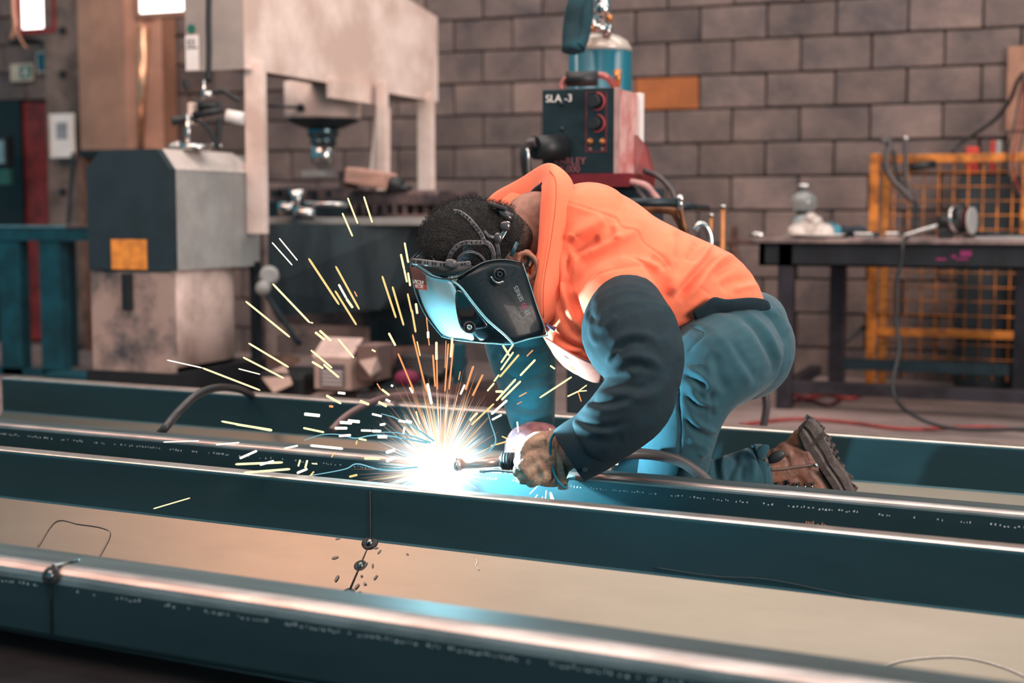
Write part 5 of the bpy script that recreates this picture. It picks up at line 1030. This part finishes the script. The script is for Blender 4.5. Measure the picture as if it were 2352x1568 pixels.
# inner lens frame seen through the shell
fr = [(1012, 700, 3.22), (1012, 665, 3.22), (1022, 648, 3.20), (1042, 648, 3.17), (1062, 664, 3.15), (1090, 700, 3.135), (1120, 735, 3.13), (1158, 768, 3.14), (1178, 788, 3.15)]
MB().tube([P(*p) for p in fr], .0028, n=6).build('lens_frame', EDGE, wmk)
sheet('dark_lens', [[(1052, 664, 3.135), (1062, 670, 3.132), (1082, 698, 3.125)], [(1044, 672, 3.138), (1070, 700, 3.128), (1104, 728, 3.12)], [(1048, 720, 3.135), (1080, 730, 3.126), (1122, 748, 3.122)], [(1060, 768, 3.14), (1090, 756, 3.13), (1120, 752, 3.124)]], mat('lens_black', (14, 24, 30), .1, coat=1), wmk, thick=.002)
tocam = lambda p: (CAMP-p).normalized()
def knob(px, py, d, r, nm='pivot_knob', hexa=False):
    p = P(px, py, d); ax = tocam(p)
    k = MB().lathe(p, [(r, 0), (r, .006), (r*.75, .009), (r*.7, .004)], ax=ax, n=8 if hexa else 24).build(nm, BLACK, wmk); MB().lathe(p+ax*.004, [(r*.42, 0), (r*.42, .006), (r*.2, .006), (r*.18, .002)], ax=ax).build('knob_centre', CHROME if not hexa else DARK, k)
knob(1148, 630, 3.165, .0155, hexa=True); knob(1078, 752, 3.128, .0145)
lk = [(1128, 636, 3.160), (1136, 646, 3.158), (1146, 650, 3.157), (1156, 646, 3.158)]
MB().tube([P(*p) for p in lk], .0028, n=6).build('bright_clip', CHROME, wmk)
# sticker
a_ = [P(946, 612, 3.315), P(966, 618, 3.275), P(984, 634, 3.235), P(986, 668, 3.215), P(962, 664, 3.265), P(952, 640, 3.30)]
nrm = (a_[2]-a_[0]).cross(a_[3]-a_[0]).normalized()
if nrm.dot(CAMP-a_[0]) < 0: nrm = -nrm
s_ = MB().prism([p+nrm*.006 for p in a_], nrm*.001).build('sticker', mat('sticker_maroon', (92, 44, 34), .5), wmk)
b2 = [a_[4]+(a_[5]-a_[4])*.45, a_[3]+(a_[2]-a_[3])*.35, a_[3], a_[4]]
MB().prism([p+nrm*.0075 for p in b2], nrm*.0008).build('red_band', mat('sticker_red', (170, 56, 44), .5), s_)
xd = (a_[3]-a_[4]).normalized(); yd = (a_[2]-a_[3]).normalized()
text('LINCOLN', .0125, WHITE, s_, a_[4]+(a_[5]-a_[4])*.5+nrm*.009, xd, yd, ext=.0003); text('ELECTRIC', .0105, WHITE, s_, a_[4]+(a_[5]-a_[4])*.12+nrm*.009, xd, yd, ext=.0003)
# printed series name along the side edge, reading downwards
p0 = P(1219, 722, 3.165); p1 = P(1192, 664, 3.155); xd = (p0-p1); yv_ = P(1180, 735, 3.15)-P(1210, 722, 3.16)
PR = mat('print_grey', (170, 170, 172), .5); PK = mat('print_pink', (214, 60, 110), .5)
up = (p1-p0).normalized(); zc = tocam(p0)
def along(body, t0_, mm, size): text(body, size, mm, wmk, p0+(p1-p0)*t0_+zc*.004, up, yv_, name='lettering', ext=.0003)
text('33', .0135, PR, wmk, p0+zc*.006, up, P(1180, 735, 3.165)-P(1210, 722, 3.165), ext=.0003)
text('50', .0135, PK, wmk, p0+up*.017+zc*.006, up, P(1180, 735, 3.165)-P(1210, 722, 3.165), ext=.0003)
text('SERIES', .0135, PR, wmk, p0+up*.036+zc*.006, up, P(1180, 735, 3.165)-P(1210, 722, 3.165), ext=.0003)
# head harness
HAR = mat('harness', (104, 98, 100), .35, var=.1)
def ribbon(pts, wd, nm='strap', lift=.004, ma=HAR, par=wmk, holes=0, d=None):
    q = []
    P2 = smooth_pts([Vector((x, y, 0)) for x, y in pts], 6)
    for i, p in enumerate(P2):
        t = (P2[min(i+1, len(P2)-1)]-P2[max(i-1, 0)]).normalized(); nn = Vector((-t.y, t.x, 0))
        h = hit(hb, p.x, p.y, off, lift)
        q.append([(P(p.x, p.y, d) if d else None) or (h[0] if h else None), nn])
    last = next((a for a, _ in q if a is not None), P(pts[0][0], pts[0][1], 3.25))
    rows = []
    for (c, nn), p in zip(q, P2):
        dd = ((c if c is not None else last)-CAMP).dot(FWD); last = c if c is not None else last
        rows.append([P(p.x+nn.x*wd*k, p.y+nn.y*wd*k, dd) for k in (-.5, 0, .5)])
    g = MB().grid(rows); o = g.build(nm, ma, par, thick=.0018, sub=1)
    if holes:
        g = MB()
        for k in range(holes):
            i = int((k+.8)/(holes+.6)*(len(rows)-1)); c = rows[i][1]; z = tocam(c); a_ = rows[i][2]-rows[i][0]; a_ = a_.normalized(); b_ = z.cross(a_); c = c+z*.0016
            w1 = wd*.36*3.25/FPX
            g.add([c+a_*w1, c+b_*w1*.45, c-a_*w1, c-b_*w1*.45], [(0, 1, 2, 3)], False)
        g.build('adjustment_slot', mat('slot_black', (6, 6, 7), .8), o, kind='stuff', fixn=False)
    return o
ribbon([(1040, 486), (1056, 488), (1076, 502), (1094, 523), (1106, 540), (1112, 556)], 11, holes=12)
ribbon([(1030, 602), (1036, 582), (1052, 564), (1072, 557), (1094, 557), (1114, 556)], 11, holes=9)
ribbon([(1050, 600), (1056, 588), (1074, 578), (1096, 582), (1110, 594), (1116, 606)], 6)
ribbon([(1112, 530), (1122, 542), (1136, 544), (1146, 540)], 7); ribbon([(1108, 545), (1118, 556), (1126, 570)], 6)
ribbon([(1114, 556), (1124, 562), (1132, 578), (1134, 600)], 12)
ribbon([(1140, 556), (1144, 574), (1146, 598)], 10)
ribbon([(946, 600), (966, 602), (1000, 606), (1040, 610), (1082, 606)], 15, d=3.24, holes=16, nm='headband')
ribbon([(1022, 604), (1050, 606)], 22, d=3.236, nm='headband_clip')
ribbon([(1122, 466), (1140, 478), (1158, 490), (1176, 498)], 16); ribbon([(1168, 508), (1162, 526), (1150, 548)], 10, ma=CHROME)
def disc(px, py, r, ry, ma=HAR, nm='harness_knob', lift=.006, tilt=0):
    h = hit(hb, px, py, off, lift); p = h[0] if h else P(px, py, 3.27); M = Matrix.Rotation(tilt, 3, FWD) @ Matrix((RIGHT, FWD, Vector((0, 0, 1)))).transposed()
    MB().ball(p, r, .006, ry, M=M).build(nm, ma, wmk)
KN = mat('knob_gloss', (96, 92, 94), .2, .5)
disc(1160, 520, .0125, .0125, KN); disc(1143, 547, .0105, .0135, KN); disc(1160, 494, .019, .008, KN, tilt=.6)
MB().box(Vector((-.022, -.012, -.0045)), Vector((.022, .012, .0045)), M=Matrix.Translation(P(1142, 474, 3.30)) @ Matrix.Rotation(.28, 4, FWD) @ Matrix((RIGHT, FWD, Vector((0, 0, 1)))).transposed().to_4x4(), bev=.003).build('ratchet_plate', mat('ratchet', (44, 36, 36), .5), wmk)
MB().tube([P(945, 600, 3.37), P(958, 584, 3.36), P(974, 562, 3.36)], .0018).tube([P(975, 562, 3.36), P(985, 580, 3.30), P(1000, 600, 3.26)], .002).build('brow_band', BLACK, wmk)
g = MB(); g.grid([[P(944, 600, 3.38), P(960, 590, 3.36), P(978, 572, 3.33)], [P(960, 606, 3.33), P(990, 606, 3.30), P(1010, 600, 3.28)], [P(1000, 632, 3.24), P(1040, 632, 3.22), P(1090, 612, 3.22)]]); g.build('sweat_pad', BLACK, wmk, thick=.004)
single('marker_pen', MB().cyl(P(1188, 556, 3.245), P(1174, 588, 3.24), .0045), mat('pen_teal', (24, 74, 84), .4), 'slim teal pencil tucked behind the ear', 'pencil')

# ------------------------------------------------------------------ arc, sparks
AP = P(1012, 1078, 3.25)
wa = thing('welding_arc', 'blinding white welding arc on the middle channel under the torch nozzle', 'arc', AP)
pl_ = bpy.data.lights.new('arc_light', 'POINT'); pl_.energy = 110; pl_.color = (.36, .84, 1.0); pl_.shadow_soft_size = .02
lo = bpy.data.objects.new('arc_light', pl_); COL.objects.link(lo); lo.location = P(1012, 1038, 3.22); 
CORE = glow('arc_white', (236, 250, 255), 8)
g = MB(); R_ = []; nn = 28
for j in range(nn//2+1):
    th = math.pi*j/(nn//2); r_ = []
    for i in range(nn):
        ph = 2*math.pi*i/nn; s = random.uniform(.88, 1.12); v = RIGHT*math.sin(th)*math.cos(ph)*.05*s+FWD*math.sin(th)*math.sin(ph)*.02*s+Vector((0, 0, math.cos(th)*.034*s-.01)); r_.append(AP+v+Vector((0, 0, .0)))
    R_.append(r_)
g.rings(R_); g.build('arc_core', CORE, wa)
# arc bloom: an added halo that emits light, thinning outwards
hm = bpy.data.materials.new('arc_bloom'); hm.use_nodes = True; nt = hm.node_tree; nt.nodes.clear(); N = nt.nodes; L = nt.links
tc = N.new('ShaderNodeTexCoord'); ln = N.new('ShaderNodeVectorMath'); ln.operation = 'LENGTH'; L.new(tc.outputs['Object'], ln.inputs[0])
mr = N.new('ShaderNodeMapRange'); mr.inputs['From Min'].default_value = 0; mr.inputs['From Max'].default_value = .26; mr.inputs['To Min'].default_value = 1; mr.inputs['To Max'].default_value = 0; L.new(ln.outputs['Value'], mr.inputs[0])
pw = N.new('ShaderNodeMath'); pw.operation = 'POWER'; pw.inputs[1].default_value = 5.5; L.new(mr.outputs[0], pw.inputs[0]); ml = N.new('ShaderNodeMath'); ml.operation = 'MULTIPLY'; ml.inputs[1].default_value = 60; L.new(pw.outputs[0], ml.inputs[0])
em = N.new('ShaderNodeEmission'); em.inputs[0].default_value = (.55, .86, 1, 1); L.new(ml.outputs[0], em.inputs[1]); ou = N.new('ShaderNodeOutputMaterial'); L.new(em.outputs[0], ou.inputs['Volume'])
mb = MB().ball(AP, .26, n=16); mb.build('bloom_halo', hm, wa)
hot = [glow('spark_pale', (255, 236, 176), 1.5), glow('spark_white', (255, 242, 220), 1.7), glow('spark_orange', (255, 168, 110), 1.1), glow('spark_amber', (252, 214, 140), 1.15)]
SPK = {}
def spark(x0, y0, x1, y1, w, kind, d=3.15, region='g'):
    lab, grp = REG[region]; Ln = math.hypot(x1-x0, y1-y0); sl = abs(y1-y0)/(abs(x1-x0)+1e-6)
    col_ = ('pale yellow', 'white-hot', 'deep orange', 'amber')[kind]; len_ = 'long' if Ln > 75 else 'medium length' if Ln > 32 else 'short'
    tl_ = 'steep' if sl > 2.2 else 'level' if sl < .22 else ('falling rightwards' if (y1-y0)*(x1-x0) > 0 else 'rising rightwards')
    lab = '%s %s %s spark %s' % (len_, col_, tl_, lab)
    p = P(x0, y0, d); q = P(x1, y1, d+.02*random.uniform(-1, 1)); r = w*.37*d/FPX; c = (p+q)/2; u = q-p; t = u.normalized()
    g = MB(); R_ = []; a_ = t.orthogonal().normalized(); b_ = t.cross(a_)
    for f, s in ((0, .25), (.02, .8), (.06, 1), (.94, 1), (.98, .8), (1, .25)): R_.append(g.ring(p+u*f, a_*r*s, b_*r*s, 6))
    g.rings(R_); g.v = [v-c for v in g.v]; o = g.build('spark', hot[kind], None); o.location = c; tag(o, lab, 'spark', grp)
REG = {
 'm': ('in front of the cabinet and press', 'sparks in front of the machines'),
 'h': ('beside the face shield', 'sparks around the face shield'),
 'f': ('fanning up above the weld', 'sparks fanning up above the weld'),
 'l': ('over the channels left of the weld', 'sparks over the channels left of the weld'),
 'r': ('in front of the far teal sleeve', 'sparks in front of the far sleeve'),
 'u': ('beneath the gloved hand', 'sparks under the gloved hand')}
def lst(s, ox, oy, k):
    for row in s.strip().split('\n'):
        v = row.split(); x0, y0, x1, y1 = [float(a) for a in v[:4]]; yield ox+x0*k, oy+y0*k, ox+x1*k, oy+y1*k, float(v[4]), int(v[5]), v[6]
S1 = """1419 105 1491 290 5.5 0 m
1534 95 1594 282 5.5 0 m
1381 213 1454 380 5.5 0 m
932 392 1063 551 4 1 m
881 422 1026 585 4 1 m
1141 535 1359 866 7 3 m
1333 590 1503 900 6.5 3 m
1355 720 1410 820 7 1 m
1410 822 1456 888 8 0 m
1329 765 1482 1010 6.5 3 m
885 715 1152 995 6.5 0 m
693 840 1010 1097 6.5 0 m
714 1138 1001 1310 6.5 0 m
674 1238 966 1388 6.5 0 m
643 1320 797 1360 4 1 m
134 1258 385 1314 4.5 1 m
385 1314 799 1474 6.5 0 m
1188 1060 1256 1115 8 0 m
1219 1048 1301 1122 8 0 m
1351 1108 1464 1244 6 0 m
1157 1187 1309 1316 6 0 m
1165 1270 1246 1318 8 0 m
1246 1288 1358 1383 6.5 0 m
1467 770 1486 808 4 2 m
1664 660 1763 960 6.5 3 h
1737 735 1818 1014 6.5 3 h
1824 423 1850 568 6.5 0 h
1797 505 1820 610 7 0 h
1820 610 1841 706 6 0 h
1848 637 1864 733 6.5 0 h
1845 785 1875 920 6 3 h
1875 900 1903 1062 6.5 3 h
1904 857 1914 928 8 0 h
1979 955 1990 1055 4 2 h
1990 1055 1992 1103 8 1 h
1993 1103 2000 1155 4 2 h
1711 1066 1759 1156 7 0 h
1592 1185 1616 1198 6 0 h
1777 1210 1890 1480 5.5 2 f
1880 1075 1980 1485 5.5 2 f
1912 1125 1935 1230 5 3 f
2025 1220 2042 1450 6 2 f
2049 1128 2053 1258 7 0 f
2053 1258 2056 1470 5 2 f
2135 1140 2110 1484 5.5 2 f
2163 1100 2152 1240 8 0 f
2172 1140 2140 1470 5.5 2 f
2118 1120 2112 1316 3 2 f
2315 1300 2255 1470 6 2 f
2220 1340 2208 1400 4 2 f
1985 1425 2001 1484 8 1 f"""
S2 = """1303 640 1330 735 5 0 f
1385 445 1415 590 10 1 f
1715 315 1660 487 7 2 f
1785 375 1710 530 7 2 f
1655 448 1622 520 7 1 f
1450 140 1450 270 8 0 f
1258 470 1280 508 7 1 f
1056 482 1112 525 7 0 f
1022 440 1050 485 4 2 f
1122 452 1138 460 8 1 f
2022 408 1880 565 7 0 r
2058 422 1918 560 7 0 r
2163 268 2052 385 7 0 r
2005 157 1915 292 6 0 r
1928 165 1975 240 7 0 r
2005 213 1912 345 6 0 r
2045 232 1905 395 7 3 r
1900 378 1865 425 6 0 r
1866 437 1816 495 6 0 r
1875 498 1930 498 8 0 r
1960 560 1845 662 8 1 r
1920 665 1850 702 7 1 r
2100 505 2045 535 4 2 r
2145 200 2100 245 4 2 r
2065 570 2030 590 3 2 r
1865 585 1700 740 6 3 r
1950 860 1840 890 5 3 r
1745 650 1690 708 7 0 r
660 530 764 585 8 0 l
742 507 792 512 9 1 l
898 565 965 592 9 0 l
1033 573 1092 605 9 0 l
1084 555 1118 572 9 1 l
682 604 702 606 8 2 l
497 660 612 672 11 1 l
812 708 898 716 11 1 l
754 720 842 725 10 1 l
718 762 808 762 9 1 l
490 760 642 792 7 0 l
0 733 268 776 8 0 l
906 778 982 780 8 1 l
986 782 1052 784 9 1 l
748 818 834 812 8 1 l
1026 824 1096 824 11 1 l
540 886 778 910 9 1 l
355 908 453 887 6 1 l
32 980 158 924 8 1 l
0 1022 345 1008 8 0 l
178 1026 280 998 8 1 l
62 1083 398 1056 8 0 l
455 1036 468 990 6 0 l
505 1050 520 992 7 0 l
446 1085 520 1055 8 1 l
525 1125 568 1074 6 3 l
552 1016 592 1020 4 0 l
695 970 715 938 4 3 l
658 526 712 556 8 0 l
986 660 1056 676 8 1 l
1046 738 1080 732 8 1 l
1180 708 1224 716 9 1 l
1230 710 1272 720 10 1 l
892 838 944 848 7 0 l
930 980 1044 982 8 0 l
1088 938 1150 918 11 1 l
1090 998 1156 972 11 1 l
822 1112 880 1098 7 3 l
872 878 878 852 5 3 l
1212 800 1220 758 7 1 l
545 1 560 5 5 0 l"""
S3 = """815 455 1068 290 6 0 r
1034 444 1118 404 5 0 r
1118 404 1186 354 4 0 r
1118 404 1186 398 4 0 r
1118 410 1142 484 4 2 r
900 203 935 228 6 0 r
640 640 650 728 6 1 r
738 1208 798 1145 4 1 u
862 1244 868 1178 5 1 u
900 1192 915 1312 7 1 u
905 1200 950 1312 6 1 u
740 1296 800 1212 5 1 u
808 1242 850 1304 6 1 u
840 1228 812 1300 4 1 u
712 1292 745 1250 4 1 u
978 1262 1024 1320 4 2 u
1395 1308 1462 1366 6 1 u
1345 974 1430 970 9 1 u
1300 1016 1312 1012 8 1 u
520 755 565 775 5 3 r
1050 208 1092 234 4 3 r
655 860 670 845 7 1 r
600 852 650 880 4 2 r"""
S4 = """352 1168 437 1143 4 0 l
375 1015 457 1012 4 1 l
496 1021 550 1016 5 1 l
508 967 625 989 7 0 l"""
for S, ox, oy, k in ((S1, 340, 420, .3231), (S2, 540, 740, .3189), (S3, 1000, 780, .2934), (S4, 0, 0, 1)):
    for x0, y0, x1, y1, w_, kd, rg in lst(S, ox, oy, k):
        d = 3.15 if rg in 'rufl' else random.uniform(3.0, 3.4)
        spark(x0, y0, x1, y1, w_*(.95 if k == .2934 else 1), kd, d if rg != 'r' else random.uniform(3.08, 3.3), rg)
# the burst round the arc: many fine needles nobody could count
for kd, nq, l0, l1, wd in ((2, 150, 60, 230, 2.6), (3, 110, 50, 190, 3.0), (1, 230, 40, 150, 4.0)):
    g = MB()
    for _ in range(nq):
        u_ = random.random()
        an = random.gauss(90, 32) if u_ < .62 else (random.uniform(120, 205) if u_ < .86 else random.uniform(-60, 60) if u_ < .93 else random.uniform(185, 235))
        a = math.radians(an); r0 = random.uniform(10, 60); Lg = random.uniform(l0, l1)*(1.0 if 60 < an < 120 else .75 if an < 150 else .8)
        if an < 0 or an > 200: Lg *= .6
        el = random.gauss(0, .35); dirv = RIGHT*math.cos(a)+Vector((0, 0, math.sin(a)))+FWD*el*.6; k_ = 3.16/FPX
        p = AP+dirv*r0*k_; q = AP+dirv*(r0+Lg)*k_; ax = dirv.orthogonal().normalized(); bx = dirv.cross(ax).normalized(); rr = wd*.5*k_*random.uniform(.5, 1.1)
        n0 = len(g.v); g.add([p+ax*rr, p-ax*rr*.5+bx*rr*.87, p-ax*rr*.5-bx*rr*.87, q], [(0, 1, 2), (0, 1, 3), (1, 2, 3), (2, 0, 3)], False)
    g.build('spark_burst', hot[kd], wa, kind='stuff', fixn=False)
# blue plasma wisps drifting from the arc
WSP = glow('wisp_blue', (150, 222, 240), .8)
for pts in ([(1000, 1010), (960, 985), (925, 970), (900, 956), (876, 952)], [(990, 1015), (940, 1000), (900, 992), (860, 990)], [(980, 1020), (890, 1000), (850, 1003), (815, 1005), (780, 996), (740, 1000), (700, 1012)],
            [(960, 1070), (880, 1080), (820, 1068), (790, 1080), (720, 1090), (650, 1098)], [(1120, 1040), (1140, 1010), (1128, 975), (1122, 950)], [(1110, 1085), (1140, 1078), (1160, 1086), (1185, 1082)]):
    q = [P(x+random.uniform(-3, 3), y+random.uniform(-3, 3), 3.17) for x, y in pts]; MB().tube(q, (.0022, .0008), n=5).build('plasma_wisp', WSP, wa)
